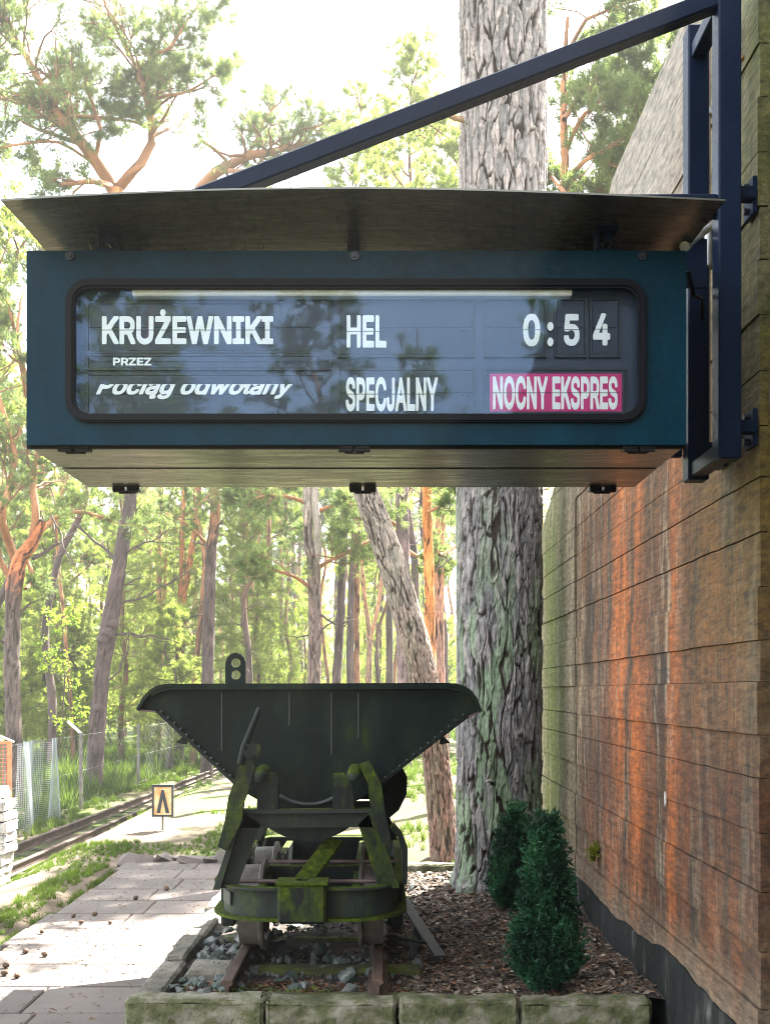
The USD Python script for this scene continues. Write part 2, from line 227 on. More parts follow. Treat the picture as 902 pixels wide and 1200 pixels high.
noisy('tub_paint', [(.28, (.0028, .0048, .0042)), (.5, (.0052, .0088, .0078)), (.60, (.009, .0135, .0095)), (.70, (.020, .027, .004)), (.78, (.036, .022, .012))], (5, 5, 2.2), detail=7, rough=.40, bump=.18, bscale=(30, 30, 30), roughvar=.12, spec=.07)
noisy('tub_streak', [(.4, (.0045, .0065, .0065)), (.7, (.015, .019, .018))], (9, 9, 6), detail=6, rough=.5, bump=.1)
noisy('wheel_rust', [(.3, (.04, .025, .02)), (.6, (.10, .066, .056)), (.8, (.17, .12, .10))], (12, 12, 12), detail=6, rough=.6, bump=.2, metallic=.3)
noisy('wheel_pale', [(.3, (.035, .028, .023)), (.6, (.09, .077, .065)), (.8, (.16, .14, .12))], (12, 12, 12), detail=6, rough=.55, bump=.2, metallic=.2)
noisy('orange_board', [(.25, (.34, .12, .04)), (.45, (.52, .26, .1)), (.62, (.62, .42, .22)), (.78, (.7, .6, .42))], (9, 9, 9), detail=6, rough=.7, bump=.1)
plain('sign_black', (.012, .014, .016), .6)
noisy('white_stone', [(.3, (.2, .175, .15)), (.55, (.33, .30, .265)), (.75, (.45, .42, .38))], (6, 6, 6), detail=7, rough=.9, bump=.5, bscale=(20, 20, 20))
noisy('fence_post', [(.3, (.06, .05, .045)), (.7, (.14, .12, .1))], (8, 8, 8), rough=.8, bump=.2)
noisy('pale_arm', [(.3, (.5, .48, .45)), (.7, (.7, .68, .64))], (8, 8, 8), rough=.8, bump=.2)
plain('fence_wire', (.05, .06, .06), .6, .2)
plain('net_white', (.17, .19, .19), .7)
noisy('orange_frame', [(.3, (.35, .10, .04)), (.7, (.5, .2, .08))], (8, 8, 8), rough=.8, bump=.2)
noisy('cone_brown', [(.3, (.04, .022, .012)), (.7, (.10, .055, .03))], (60, 60, 60), rough=.9, bump=.2)
mk('ground_mix', {'g': ('geometry', {}), 's': ('separate_xyz', {}), 'm': ('mapping', {'scale': (.55, .30, .5)}), 'n': ('noise_texture', {'scale': 1.0, 'detail': 9.0, 'roughness': .62}),
    'r': ('rgb_ramp', {'ramp': [(.30, (.05, .075, .014)), (.43, (.085, .11, .025)), (.49, (.055, .045, .026)), (.56, (.09, .069, .048)), (.74, (.125, .098, .072))]}),
    'fx': ('map_range', {'from_min': -1.2, 'from_max': -.5}), 'fy': ('map_range', {'from_min': 16.0, 'from_max': 22.0, 'to_min': .8, 'to_max': 0.0}), 'ml': ('math', {'math_type': 'multiply'}),
    'far': ('map_range', {'from_min': 26.0, 'from_max': 36.0, 'to_max': .8}), 'mg': ('mix', {'color2': (.06, .085, .018)}),
    'r2': ('rgb_ramp', {'ramp': [(.35, (.03, .045, .01)), (.52, (.06, .055, .022)), (.68, (.11, .08, .045))]}), 'mx': ('mix', {}), 'n2': ('noise_texture', {'scale': 12.0, 'detail': 5.0}), 'b': ('bump', {'strength': .5, 'distance': .03}), 'p': ('principled_bsdf', {'roughness': .95, 'specular_ior_level': .2})},
   [('g.position', 's.vector'), ('g.position', 'm.vector'), ('m.vector', 'n.vector'), ('n.fac', 'r.fac'), ('n.fac', 'r2.fac'), ('s.x', 'fx.value'), ('s.y', 'fy.value'), ('fx.result', 'ml.value1'), ('fy.result', 'ml.value2'), ('ml.value', 'mx.fac'), ('r.color', 'mx.color1'), ('r2.color', 'mx.color2'), ('s.y', 'far.value'), ('far.result', 'mg.fac'), ('mx.color', 'mg.color1'), ('mg.color', 'p.base_color'), ('g.position', 'n2.vector'), ('n2.fac', 'b.height'), ('b.normal', 'p.normal')], 'p.BSDF')
# bark: its own colour comes with the mesh (plates, fissures, lichen)
mk('bark', {'at': ('attribute', {'attribute': 'tint'}), 'g': ('geometry', {}), 'n': ('noise_texture', {'scale': 28.0, 'detail': 6.0, 'roughness': .7}), 'r': ('rgb_ramp', {'ramp': [(.3, (.62,) * 3), (.5, (1,) * 3), (.7, (1.35,) * 3)]}), 'mx': ('mix', {'mix_type': 'multiply', 'fac': 1.0}),
            'b': ('bump', {'strength': .6, 'distance': .012}), 'p': ('principled_bsdf', {'roughness': .9, 'specular_ior_level': .25})},
   [('g.position', 'n.vector'), ('n.fac', 'r.fac'), ('at.color', 'mx.color1'), ('r.color', 'mx.color2'), ('mx.color', 'p.base_color'), ('n.fac', 'b.height'), ('b.normal', 'p.normal')], 'p.BSDF')
def leaf(name, stops, trans, tf=.5, scale=2.5, rough=.6):
    mk(name, {'g': ('geometry', {}), 'n': ('noise_texture', {'scale': scale, 'detail': 3.0}), 'ri': ('math', {'math_type': 'multiply_add', 'value2': .35, 'value3': -.17}), 'ad': ('math', {'math_type': 'add'}), 'r': ('rgb_ramp', {'ramp': stops}), 'rt': ('rgb_ramp', {'ramp': [(p, tuple(min(.6, a * t) for a, t in zip(c, trans))) for p, c in stops]}),
              'd': ('principled_bsdf', {'roughness': rough, 'specular_ior_level': .35}), 't': ('translucent_bsdf', {}), 'm': ('mix_closure', {'fac': tf})},
       [('g.position', 'n.vector'), ('g.random_per_island', 'ri.value1'), ('n.fac', 'ad.value1'), ('ri.value', 'ad.value2'), ('ad.value', 'r.fac'), ('ad.value', 'rt.fac'), ('r.color', 'd.base_color'), ('rt.color', 't.color'), ('d.BSDF', 'm.closure1'), ('t.BSDF', 'm.closure2')], 'm.closure')
leaf('pine_needles', [(.25, (.06, .085, .028)), (.5, (.095, .125, .04)), (.75, (.12, .14, .045))], (2.6, 2.6, 2.0), .5)
leaf('young_needles', [(.25, (.095, .125, .03)), (.5, (.125, .16, .042)), (.75, (.15, .17, .05))], (3.0, 2.9, 1.8), .55, 1.2)
leaf('spring_leaf', [(.25, (.08, .12, .016)), (.5, (.11, .15, .02)), (.75, (.13, .17, .028))], (3.2, 3.2, 2.0), .58, 1.2)
leaf('cypress_leaf', [(.25, (.006, .032, .014)), (.5, (.028, .11, .046)), (.72, (.10, .22, .085))], (1.3, 1.4, 1.2), .3, 7.0)
leaf('grass_blade', [(.25, (.04, .065, .008)), (.5, (.065, .105, .012)), (.75, (.10, .125, .02))], (1.7, 1.7, 1.2), .45, 3.0)
leaf('fern_leaf', [(.3, (.10, .11, .008)), (.7, (.2, .19, .015))], (1.5, 1.5, 1.0), .4, 9.0)
leaf('moss_green', [(.3, (.05, .065, .006)), (.7, (.13, .15, .012))], (1.2, 1.2, 1.0), .2, 9.0)

mk('haze', {'v': ('principled_volume', {'color': (.93, .95, .90), 'density': .0006, 'anisotropy': .35})}, [], None, volume='v.volume')
one('haze', trimesh.creation.box(bounds=[(-330, -95, -2.5), (330, 530, 31)]), 'haze', 'pale spring haze lying in the wood', 'haze', kind='stuff')
# ------------------------------------------------------------------ ground, pavement, planting bed
def gz(x, y):
    x, y = np.asarray(x, float), np.asarray(y, float)
    z = -0.02 - 0.83 * sm((-2.7 - x) / 2.0)
    n = meshkit.fbm(np.stack([x * .8, y * .8, 0 * x], -1), 4, 3) - .5
    z = z + n * (.10 + .25 * sm((y - 25) / 40))
    z = np.where((x > -2.35) & (x < 1.4) & (y < 9.9), -.07 + .0 * z, z)
    return z
def axis(lo, hi, near_lo, near_hi, step, grow):
    a = list(np.arange(near_lo, near_hi, step)); s = step
    while a[-1] < hi: s *= grow; a.append(a[-1] + s)
    s = step
    while a[0] > lo: s *= grow; a.insert(0, a[0] - s)
    return np.array(a)
gx, gy = axis(-260, 260, -8, 6, .15, 1.12), axis(-60, 420, 2, 30, .2, 1.10)
X, Y = np.meshgrid(gx, gy, indexing='ij'); Z = gz(X, Y); n1, n2 = X.shape
I = np.arange(n1 * n2).reshape(n1, n2)
gf = np.concatenate([np.stack([I[:-1, :-1], I[1:, :-1], I[1:, 1:]], -1).reshape(-1, 3), np.stack([I[:-1, :-1], I[1:, 1:], I[:-1, 1:]], -1).reshape(-1, 3)])
one('ground', (np.stack([X, Y, Z], -1).reshape(-1, 3), gf), 'ground_mix', kind='structure', smooth=True)

pav = Thing('pavement', kind='structure', base=(-1.65, 4, 0))
rng = np.random.default_rng(5)
y = 1.0; row = 0
while y < 9.55:
    L = .455
    cuts = [-2.22 + rng.uniform(-.03, .03), (-1.68 if row % 2 else -1.60) + rng.uniform(-.02, .02), -1.085]
    for a, b in zip(cuts[:-1], cuts[1:]):
        g = .0035
        m = bx(a + g, b - g, y + g, y + L - g, -.06, 0.0, .007)
        T = trimesh.transformations.rotation_matrix(rng.normal(0, .0025), rng.normal(size=3), [(a + b) / 2, y, 0]); m.apply_transform(T); m.apply_translation((0, 0, rng.uniform(-.0015, .0015)))
        pav.add('paving_slab', m, ['paving_slab', 'paving_slab_1', 'paving_slab_2'][rng.integers(3)])
    y += L; row += 1
# slabs in front of the bed, under the photographer
for i in range(5):
    for j in range(7):
        m = bx(-1.075 + i * .46 + .006, -1.075 + (i + 1) * .46 - .006, 1.2 + j * .482 + .006, 1.2 + (j + 1) * .482 - .006, -.06, rng.uniform(-.004, .002), .006)
        pav.add('paving_slab', m, ['paving_slab', 'paving_slab_1', 'paving_slab_2'][rng.integers(3)])
# broken concrete lumps at the far end of the pavement
rub = Thing('broken_concrete_edge', 'ragged broken concrete edge closing the far end of the paved path', 'rubble', (-1.7, 9.7, 0))
for k in range(9):
    c = np.array([-2.2 + k * .14 + rng.uniform(-.03, .03), 9.66 + rng.uniform(-.06, .06), .0])
    m = trimesh.convex.convex_hull(c + rng.normal(size=(16, 3)) * (.075, .06, .035)); rub.add('concrete_lump', m, 'paving_slab_1')

# kerbs round the bed
def rough_box(x0, x1, y0, y1, z0, z1, amp, seed, n=.035):
    m = bx(x0, x1, y0, y1, z0, z1, .014); m = m.subdivide_to_size(n)
    v = np.array(m.vertices); d = meshkit.fbm(v * 11 + seed, 4, seed)[:, None] - .5; nn = np.array(m.vertex_normals)
    m.vertices = v + nn * d * amp; return m
kerb = Thing('kerb', kind='structure', base=(0, 4.65, 0))
xs = [(px - CX) * 4.6 / F for px in (146, 311, 466, 609, 764)]
for i, (a, b) in enumerate(zip(xs[:-1], xs[1:])):
    kerb.add('kerb_stone', rough_box(a + .004, b - .006, 4.575, 4.70, -.08, .205 - .008 * (i % 2), .045, 20 + i), 'kerb_stone', True)
yy = 4.71
for i in range(6):
    L = [.66, .52, .7, .48, .62, .5][i]
    kerb.add('kerb_stone', rough_box(-1.075 + .004 * (i % 3), -.955 - .012 * (i % 2), yy + .005, yy + L - .008, -.08, .185 + .01 * (i % 2), .035, 40 + i), 'kerb_grey', True); yy += L
for i in range(4):
    kerb.add('kerb_stone', rough_box(-.93 + i * .52 + .005, -.93 + (i + 1) * .52 - .01, 8.06, 8.17, -.08, .22 - .01 * (i % 2), .03, 60 + i), 'kerb_stone', True)

bx_, by_ = np.linspace(-.97, 1.195, 110), np.linspace(4.69, 8.1, 170)
X, Y = np.meshgrid(bx_, by_, indexing='ij')
def bedz(x, y): return .135 + .05 * (meshkit.fbm(np.stack([x * 3, y * 3, 0 * x], -1), 4, 8) - .5) * 2 + .03 * sm((x - .2) / .8)
Z = bedz(X, Y); n1, n2 = X.shape; I = np.arange(n1 * n2).reshape(n1, n2)
f = np.concatenate([np.stack([I[:-1, :-1], I[1:, :-1], I[1:, 1:]], -1).reshape(-1, 3), np.stack([I[:-1, :-1], I[1:, 1:], I[:-1, 1:]], -1).reshape(-1, 3)])
one('planting_bed', (np.stack([X, Y, Z], -1).reshape(-1, 3), f), 'bed_soil', kind='structure', smooth=True)

def flakes(n, xr, yr, size, seed, zf, lift=.012, thin=.45):
    r = np.random.default_rng(seed); x, y = r.uniform(*xr, n), r.uniform(*yr, n)
    c = np.stack([x, y, zf(x, y) + r.uniform(.0, lift, n)], 1); a = r.uniform(0, 2 * np.pi, n); s = size * r.uniform(.5, 1.4, n)
    t = np.stack([np.cos(a), np.sin(a), r.normal(0, .3, n)], 1); u = np.stack([-np.sin(a), np.cos(a), r.normal(0, .3, n)], 1)
    s = s[:, None]; v = np.stack([c - t * s, c - u * s * thin + [0, 0, .004], c + t * s, c + u * s * thin], 1).reshape(-1, 3)
    k = np.arange(n)[:, None] * 4; return v, np.vstack([k + [0, 1, 2], k + [0, 2, 3]])
lit = Thing('leaf_litter', 'brown fallen leaves, bark bits and needles covering the planting bed', 'leaf litter', (0, 6, .15), kind='stuff')
for k, (nm, n, s, th) in enumerate((('leaf_litter', 4200, .020, .5), ('leaf_litter_1', 2600, .018, .45), ('leaf_litter_2', 1000, .016, .45), ('leaf_litter_3', 2600, .030, .10))):
    lit.add('litter', flakes(n, (.06, 1.17), (4.72, 8.0), s, 70 + k, bedz, thin=th), nm, kind='stuff')
lit.add('litter', flakes(1300, (-.9, .1), (4.71, 5.05), .026, 81, bedz, .02, .1), 'leaf_litter_3', kind='stuff')
lit.add('litter', flakes(900, (-.9, .1), (4.71, 8.0), .018, 82, bedz, .02, .45), 'leaf_litter', kind='stuff')

# ballast
rk = []
rng = np.random.default_rng(9)
def rock(seed):
    r = np.random.default_rng(seed); v = r.normal(size=(14, 3)); v /= np.linalg.norm(v, axis=1, keepdims=True); v *= (1, .8, .62) * r.uniform(.75, 1.15, (14, 1)); return trimesh.convex.convex_hull(v)
def stone_spot(r):
    while True:
        x, y = r.uniform(-.93, .18), r.uniform(4.75, 7.8)
        if r.random() < (.30 if x > -.6 and y > 5.6 else 1.0): return x, y
protos = []
for k in range(6):
    x, y = stone_spot(rng); s = rng.uniform(.028, .045)
    t = Thing('ballast_stone', 'grey broken ballast stone lying between the kerb and the wagon rails', 'stone', (x, y, float(bedz(x, y)) + s * .35), 'ballast stones under the wagon')
    m = rock(k); m.apply_scale(s); m.apply_translation(t.base); t.add('stone_body', m, ['stone_grey', 'stone_green'][k % 2]); protos.append(t.path)
for k in range(230):
    x, y = stone_spot(rng)
    if k < 70: x, y = rng.uniform(-.94, -.62), rng.uniform(4.75, 5.9)
    copy_of(protos[k % 6], 'ballast_stone', 'grey broken ballast stone lying between the kerb and the wagon rails', 'stone', (x, y, float(bedz(x, y)) + rng.uniform(.004, .03)), rng.uniform(0, 360), rng.uniform(.55, 1.3), 'ballast stones under the wagon', (rng.uniform(-30, 30), rng.uniform(-30, 30)))
gv = []
for k in range(900):
    x, y = stone_spot(rng); m = rock(k % 9); m.apply_scale(rng.uniform(.008, .017)); m.apply_transform(trimesh.transformations.random_rotation_matrix(rng.random(3))); m.apply_translation((x, y, float(bedz(x, y)) + .006)); gv.append(m)
one('gravel', gv, 'stone_grey', 'small grey chippings between the ballast stones', 'gravel', kind='stuff')

# the wagon's track in the bed
def rail_mesh(x, y0, y1, ztop, h=.085, hw=.024):
    pr = Polygon([(-.045, 0), (.045, 0), (.045, .010), (.008, .02), (.008, h - .028), (hw, h - .018), (hw, h - .003), (hw - .004, h), (.004 - hw, h), (-hw, h - .003), (-hw, h - .018), (-.008, h - .028), (-.008, .02), (-.045, .010)])
    return ext(affinity.translate(pr, x, ztop - h), y0, y1)
RT, WX = .24, -.354
trk = Thing('railway_track', 'short rusty narrow track in the planting bed carrying the tipper wagon', 'railway track', (WX, 6, .15))
for s in (-1, 1): trk.add('rail', rail_mesh(WX + s * .322, 4.745 + .02 * (s > 0), 8.0, RT), 'rail_rust')
for i, yv in enumerate((4.80, 5.30, 5.95, 6.55, 7.2)):
    trk.add('sleeper', rough_box(WX - .52, WX + .50 + .03 * (i % 2), yv - .055, yv + .055, .07, .165, .016, 90 + i, .04), 'sleeper_moss', True)
scrap = Thing('concrete_offcut', 'pale flat concrete offcut lying on the ballast left of the wagon', 'concrete slab', (-.83, 5.25, .17))
scrap.add('slab_body', rough_box(-.92, -.72, 5.12, 5.36, .12, .185, .012, 120, .04), 'kerb_grey', True)

# ------------------------------------------------------------------ the concrete wall
XW = 1.20
wall = Thing('concrete_wall', 'tall board-marked concrete wall streaked with rust and moss, right of the wagon', 'wall', (1.5, 6.2, 0))
zt = CZ + 2.72
outline = Polygon([(3.56, -.3), (8.80, -.3), (8.80, CZ + 1.15), (7.84, CZ + 1.46), (5.9, zt), (3.56, zt)])
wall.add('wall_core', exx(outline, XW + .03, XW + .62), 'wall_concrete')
rng = np.random.default_rng(14)
edges = [-.3, .02, .19]
for z in (.64, .832, 1.021, 1.197, 1.337, 1.51, 1.645, 1.815, 1.988): edges.append(z)
edges = [-.3, .10, .27, .455] + edges[3:]
while edges[-1] < zt: edges.append(edges[-1] + rng.uniform(.155, .185))
def wav(a, b, z, seed):
    ys = np.arange(a, b, .035); return [(q, z + .0035 * (meshkit.fbm(np.array([[q * 9, seed * 3.7, 1.0]]), 4, seed)[0] - .5) * 2) for q in list(ys) + [b]]
for (a, b, mult) in ((3.56, 6.955, 1.0), (6.995, 8.80, 1.0)):
    for i, (z0, z1) in enumerate(zip(edges[:-1], edges[1:])):
        cuts = [a, b]
        if mult and b - a > 3 and i % 5 == 9: cuts = [a, a + rng.uniform(1.0, 2.0), b]
        for c0, c1 in zip(cuts[:-1], cuts[1:]):
            off = rng.uniform(-.006, .006); g = rng.choice([.0018, .0026, .0034, .0045])
            lo = wav(c0 + .001, c1 - .001, z0 + g, i); hi = wav(c0 + .001, c1 - .001, min(z1 - g * .3, zt), i + 1)
            pg = Polygon(lo + hi[::-1]).buffer(0).intersection(outline)
            if pg.is_empty: continue
            m = exx(pg, XW + off, XW + .034)
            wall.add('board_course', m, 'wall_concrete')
# tarred foot of the wall, a skin a few millimetres proud
ys = np.arange(3.57, 8.79, .03)
top = .345 + .02 * np.sin(ys * 3) + .05 * (meshkit.fbm(np.stack([ys * 4, 0 * ys, 0 * ys], 1), 4, 5) - .5) - .02 * (ys - 5)
foot = Polygon([(3.57, -.1)] + [(8.79, -.1)] + list(zip(ys[::-1], top[::-1])))
wall.add('tar_band', exx(foot, XW - .013, XW - .007 + .012), 'tar_paint', label='black tarred foot of the wall')
# white flake hanging on the wall and small knocks
wall.add('lime_flake', exx(Polygon([(4.73, 1.0), (4.745, .985), (4.755, 1.03), (4.745, 1.05), (4.733, 1.04)]), XW - .005, XW), 'white_stone', label='white peeling lime flake')
near = bx(1.235, 1.82, -4.0, 3.555, -.3, zt + .03, .02).subdivide_to_size(.09)
v = np.array(near.vertices); msk = v[:, 0] < 1.3
v[msk, 0] -= .05 * (meshkit.fbm(v[msk] * 5, 5, 4) - .5) * 1.2
near.vertices = v
one('near_wall_block', near, 'rough_concrete', 'rough brown weathered end block of the concrete wall at the right picture edge', 'wall', smooth=True)

# ------------------------------------------------------------------ departure board
D1, D2, DS = 3.30, 3.97, 3.63
bl, br = P(31, 0, D1)[0], P(804, 0, D1)[0]; bt, bb = P(0, 293.5, D1)[2], P(0, 521, D1)[2]
def rrect(x0, y0, x1, y1, r, D):
    a, b = P(x0, y1, D), P(x1, y0, D); r = r * D / F
    return sbox(a[0] + r, a[2] + r, b[0] - r, b[2] - r).buffer(r, 12)
hole = rrect(79, 329, 755, 494, 26, D1)
brd = Thing('departure_board', 'large blue split-flap train departure board hanging from the wall bracket', 'departure board', ((bl + br) / 2, DS, bb))
outer = sbox(bl, bb, br, bt)
brd.add('seal', ext(sbox(bl - .006, bb - .007, br + .006, bt + .006).difference(hole), D1 + .022, D1 + .034), 'black_rubber')
door = brd.add('door', ext(outer.buffer(-.006).buffer(.006, 6).difference(hole), D1, D1 + .022), 'blue_paint')
brd.add('housing', ext(outer.buffer(-.003).difference(hole), D1 + .034, DS - .012), 'blue_paint', label='front half of the blue housing')
brd.add('housing', ext(outer.buffer(-.003), DS + .012, D2), 'blue_paint', label='rear half of the blue housing')
brd.add('seal', ext(outer.buffer(-.006), DS - .012, DS + .012), 'black_rubber')
brd.add('bottom_panel', bx(bl + .004, br - .004, D1 + .036, DS - .014, bb - .004, bb + .001, .001), 'bare_panel')
brd.add('bottom_panel', bx(bl + .004, br - .004, DS + .014, D2 - .002, bb - .004, bb + .001, .001), 'bare_panel')
ring = rrect(77.5, 327.5, 756.5, 495.5, 27, D1).difference(rrect(87.5, 338.5, 747, 485.5, 19, D1))
brd.add('window_gasket', trimesh.util.concatenate([ext(ring, D1 - .010, D1 + .006), ext(rrect(79.5, 329.5, 754.5, 493.5, 25, D1).difference(rrect(85.5, 336, 749, 488, 20, D1)), D1 - .016, D1 - .009)]), 'black_rubber')
brd.add('window_glass', ext(rrect(84, 335, 750, 489, 20, D1), D1 + .002, D1 + .006), 'glass')
for px in (82, 415.5, 752):
    c = P(px, 300, D1); brd.add('screw', [cyl(c + [0, -.006, 0], c + [0, .004, 0], .013, 20), cyl(c + [0, -.010, 0], c + [0, -.005, 0], .007, 6)], 'screw', parent=door)
def clip(c, parent=None, mat='black_clip'):
    ms = []
    for s in (-1, 1):
        ms += [bx(c[0] + s * .026 - .022, c[0] + s * .026 + .022, c[1] - .012, c[1] + .030, c[2] - .012, c[2] + .004, .003), cyl(c + [s * .026 - .02, -.008, -.010], c + [s * .026 + .02, -.008, -.010], .007, 8)]
    ms.append(bx(c[0] - .03, c[0] + .03, c[1] + .01, c[1] + .022, c[2] - .018, c[2] - .006, .002)); return ms
for k, px in enumerate((87, 415, 748)): c = P(px, 521, D1 + .03); c[2] = bb; brd.add('latch', clip(c), 'black_clip' if k == 0 else 'screw')
for px in (148, 425, 706): c = P(px, 571, D2); c[2] = bb - .006; brd.add('latch', clip(c), 'black_clip')
# the display behind the pane
DD = D1 + .040
kx = lambda m: m
disp = brd.add('display_panel', bx(bl + .05, br - .05, DD + .014, DD + .03, bb + .03, bt - .03, .002), 'display_grey')
brd.add('lamp_cover', bx(P(157, 0, DD)[0], P(669, 0, DD)[0], DD - .03, DD + .01, P(0, 350, DD)[2], P(0, 334, DD)[2], .004), 'lamp_cover')
def rect(x0, y0, x1, y1, D=None):
    D = D or DD; a, b = P(x0, y1, D), P(x1, y0, D); return sbox(a[0], a[2], b[0], b[2])
def module(x0, y0, x1, y1, mat='flap_dark', seam=True, hinge=True):
    m = brd.add('flap_module', ext(rect(x0, y0, x1, y1).difference(rect(x0 + 3, y0 + 3, x1 - 3, y1 - 3)), DD + .004, DD + .014), 'frame_line')
    mid = (y0 + y1) / 2
    brd.add('flap', ext(rect(x0 + 3.6, y0 + 3.6, x1 - 3.6, mid - .35), DD + .006, DD + .010), mat, parent=m)
    brd.add('flap', ext(rect(x0 + 3.6, mid + .35, x1 - 3.6, y1 - 3.6), DD + .007, DD + .011), mat, parent=m)
    if hinge:
        for q in (.93,):
            cxp = x0 + (x1 - x0) * q
            brd.add('flap_hinge', [ext(rect(cxp - 5, mid - 3.5, cxp - 3, mid + 3.5), DD + .003, DD + .007), ext(rect(cxp + 1, mid - 3.5, cxp + 3, mid + 3.5), DD + .003, DD + .007)], 'frame_line', parent=m)
    return m
def words(text, x0, y0, x1, y1, parent, mat='letter_white', bold=2, shear=0.0, seam=True, cuttop=None):
    m = meshkit.text_mesh(text, .05, .0012, bold); v = np.array(m.vertices)
    cap = meshkit.text_mesh('H', .05, .001, bold).bounds
    a, b = P(x0, y1, DD), P(x1, y0, DD)
    v[:, 0] += shear * v[:, 1]
    v[:, 0] = (v[:, 0] - v[:, 0].min()) / np.ptp(v[:, 0]) * (b[0] - a[0]) + a[0]
    zz = (v[:, 1] - cap[0, 1]) / (cap[1, 1] - cap[0, 1]) * (b[2] - a[2]) + a[2]
    m = trimesh.Trimesh(np.c_[v[:, 0], DD + .0058 - v[:, 2], zz], np.array(m.faces), process=False)
    if cuttop is not None: m = trimesh.intersections.slice_mesh_plane(m, [0, 0, -1], [0, 0, P(0, cuttop, DD)[2]])
    if m.volume < 0: m.invert()
    brd.add('lettering', m, mat, parent=parent, label='the words ' + text)
    if seam: brd.add('flap_gap', ext(rect(x0 - 2, (y0 + y1) / 2 - .35, x1 + 2, (y0 + y1) / 2 + .35), DD + .0038, DD + .0044), 'frame_line', parent=parent)
m1 = module(100, 352, 388, 413); words('KRUŻEWNIKI', 119, 369.5, 320, 402.5, m1)
m2 = module(100, 413.5, 388, 433, 'display_grey', hinge=False); words('PRZEZ', 132, 418.5, 177, 427.5, m2, seam=False)
m3 = module(100, 436, 388, 488); words('Pociąg odwołany', 112, 441, 345, 461.5, m3, shear=.42, seam=False, cuttop=449.5)
m4 = module(396, 348, 557, 418); words('HEL', 406, 368.5, 453, 406.5, m4)
m5 = module(396, 430, 557, 488); words('SPECJALNY', 405, 441.5, 513, 481, m5)
m6 = module(567, 348, 641, 418, hinge=False); words('0', 613, 367, 633, 404.5, m6); words(':', 641.5, 367, 648.5, 404.5, m6, seam=False)
m7 = module(650, 348, 688, 418, hinge=False); words('5', 661, 367, 679.5, 404, m7)
m8 = module(691, 348, 728, 418, hinge=False); words('4', 695, 366, 715, 404, m8)
m9 = module(567, 430, 736, 488, hinge=False)
brd.add('magenta_flap', ext(rect(574, 437, 729, 481.5), DD + .0055, DD + .0068), 'magenta', parent=m9); words('NOCNY EKSPRES', 577.5, 440.5, 724, 479, m9, seam=True)
# canopy sheet, arched both ways
cx = np.linspace(P(1, 0, 3.08)[0], P(850, 0, 3.08)[0], 60); cy = np.linspace(3.08, 4.20, 26)
X, Y = np.meshgrid(cx, cy, indexing='ij')
tx = (X - cx[0]) / (cx[-1] - cx[0])
Z = CZ + 1.367 + .024 * (1 - ((Y - 3.64) / .56) ** 2) + .034 * np.sin(np.pi * tx ** .92)
n1, n2 = X.shape; I = np.arange(n1 * n2).reshape(n1, n2); vt = np.stack([X, Y, Z], -1).reshape(-1, 3); vb = vt - [0, 0, .005]
ft = np.concatenate([np.stack([I[:-1, :-1], I[1:, :-1], I[1:, 1:]], -1).reshape(-1, 3), np.stack([I[:-1, :-1], I[1:, 1:], I[:-1, 1:]], -1).reshape(-1, 3)])
rim = np.concatenate([I[:, 0], I[-1, 1:], I[-2::-1, -1], I[0, -2:0:-1]]); rj = np.roll(rim, -1); N = n1 * n2
fs = np.concatenate([np.stack([rim, rim + N, rj + N], 1), np.stack([rim, rj + N, rj], 1)])
can = brd.add('canopy', trimesh.Trimesh(np.vstack([vt, vb]), np.vstack([ft, ft[:, ::-1] + N, fs]), process=False), 'bare_panel', 35)
for px in (131, 711):
    c = P(px, 285, D1 + .04); c[2] = bt
    brd.add('canopy_bracket', [bx(c[0] - .04, c[0] + .03, c[1] - .03, c[1] + .03, bt - .002, bt + .012, .002), bx(c[0] - .035, c[0] - .027, c[1] - .03, c[1] + .03, bt, bt + .085, .002), bx(c[0] - .04, c[0] + .03, c[1] - .03, c[1] + .03, bt + .07, bt + .082, .002), cyl(c + [0, -.034, .04], c + [0, .02, .04], .012, 10)], 'navy_paint')
rng = np.random.default_rng(3)
sp = brd.add('bird_spikes', bx(P(112, 0, 3.4)[0], P(318, 0, 3.4)[0], 3.36, 3.385, bt - .001, bt + .004, .001), 'spike_wire')
for k in range(24):
    px = 115 + 200 * (k + rng.uniform(-.3, .3)) / 24; a = P(px, 0, 3.37); a[2] = bt + .003
    brd.add('spike', tube([a, a + [rng.normal(0, .012), rng.uniform(-.02, .02), rng.uniform(.04, .075)]], [.0016, .0009], 4), 'spike_wire', parent=sp)

# ------------------------------------------------------------------ the bracket that carries it
brk = Thing('wall_bracket', 'dark blue steel post and beam frame bolted to the concrete wall', 'steel bracket', (1.09, 3.7, 2.2))
px0, px1 = P(842, 0, 3.5)[0], P(869, 0, 3.5)[0]
for yv in (3.50, 3.85): brk.add('post', bx(px0, px1, yv, yv + .075, CZ + .735, CZ + 2.32, .005), 'navy_paint')
brk.add('stay', beam((px0 + .01, 3.535, CZ + 2.204), (-.62, 3.535, CZ + 1.556), .060, .056, .005), 'navy_paint')
brk.add('cross_beam', bx(-.98, px0, 3.51, 3.565, CZ + 1.512, CZ + 1.576, .004), 'navy_paint')
brk.add('cross_beam', bx(-.98, px0, 3.86, 3.915, CZ + 1.512, CZ + 1.576, .004), 'navy_paint')
for xx in (-.85, -.1, .7): [brk.add('spacer', bx(xx - .02, xx + .02, yv, yv + .04, CZ + 1.30, CZ + 1.513, .003), 'navy_paint') for yv in (3.52, 3.87)]
for zz in (.745, 2.20): brk.add('tie_bar', bx(px0 + .01, px1 - .01, 3.575, 3.85, CZ + zz, CZ + zz + .05, .003), 'navy_paint')
brk.add('tie_bar', bx(br, px0, 3.925, 3.955, CZ + .83, CZ + .88, .003), 'navy_paint')
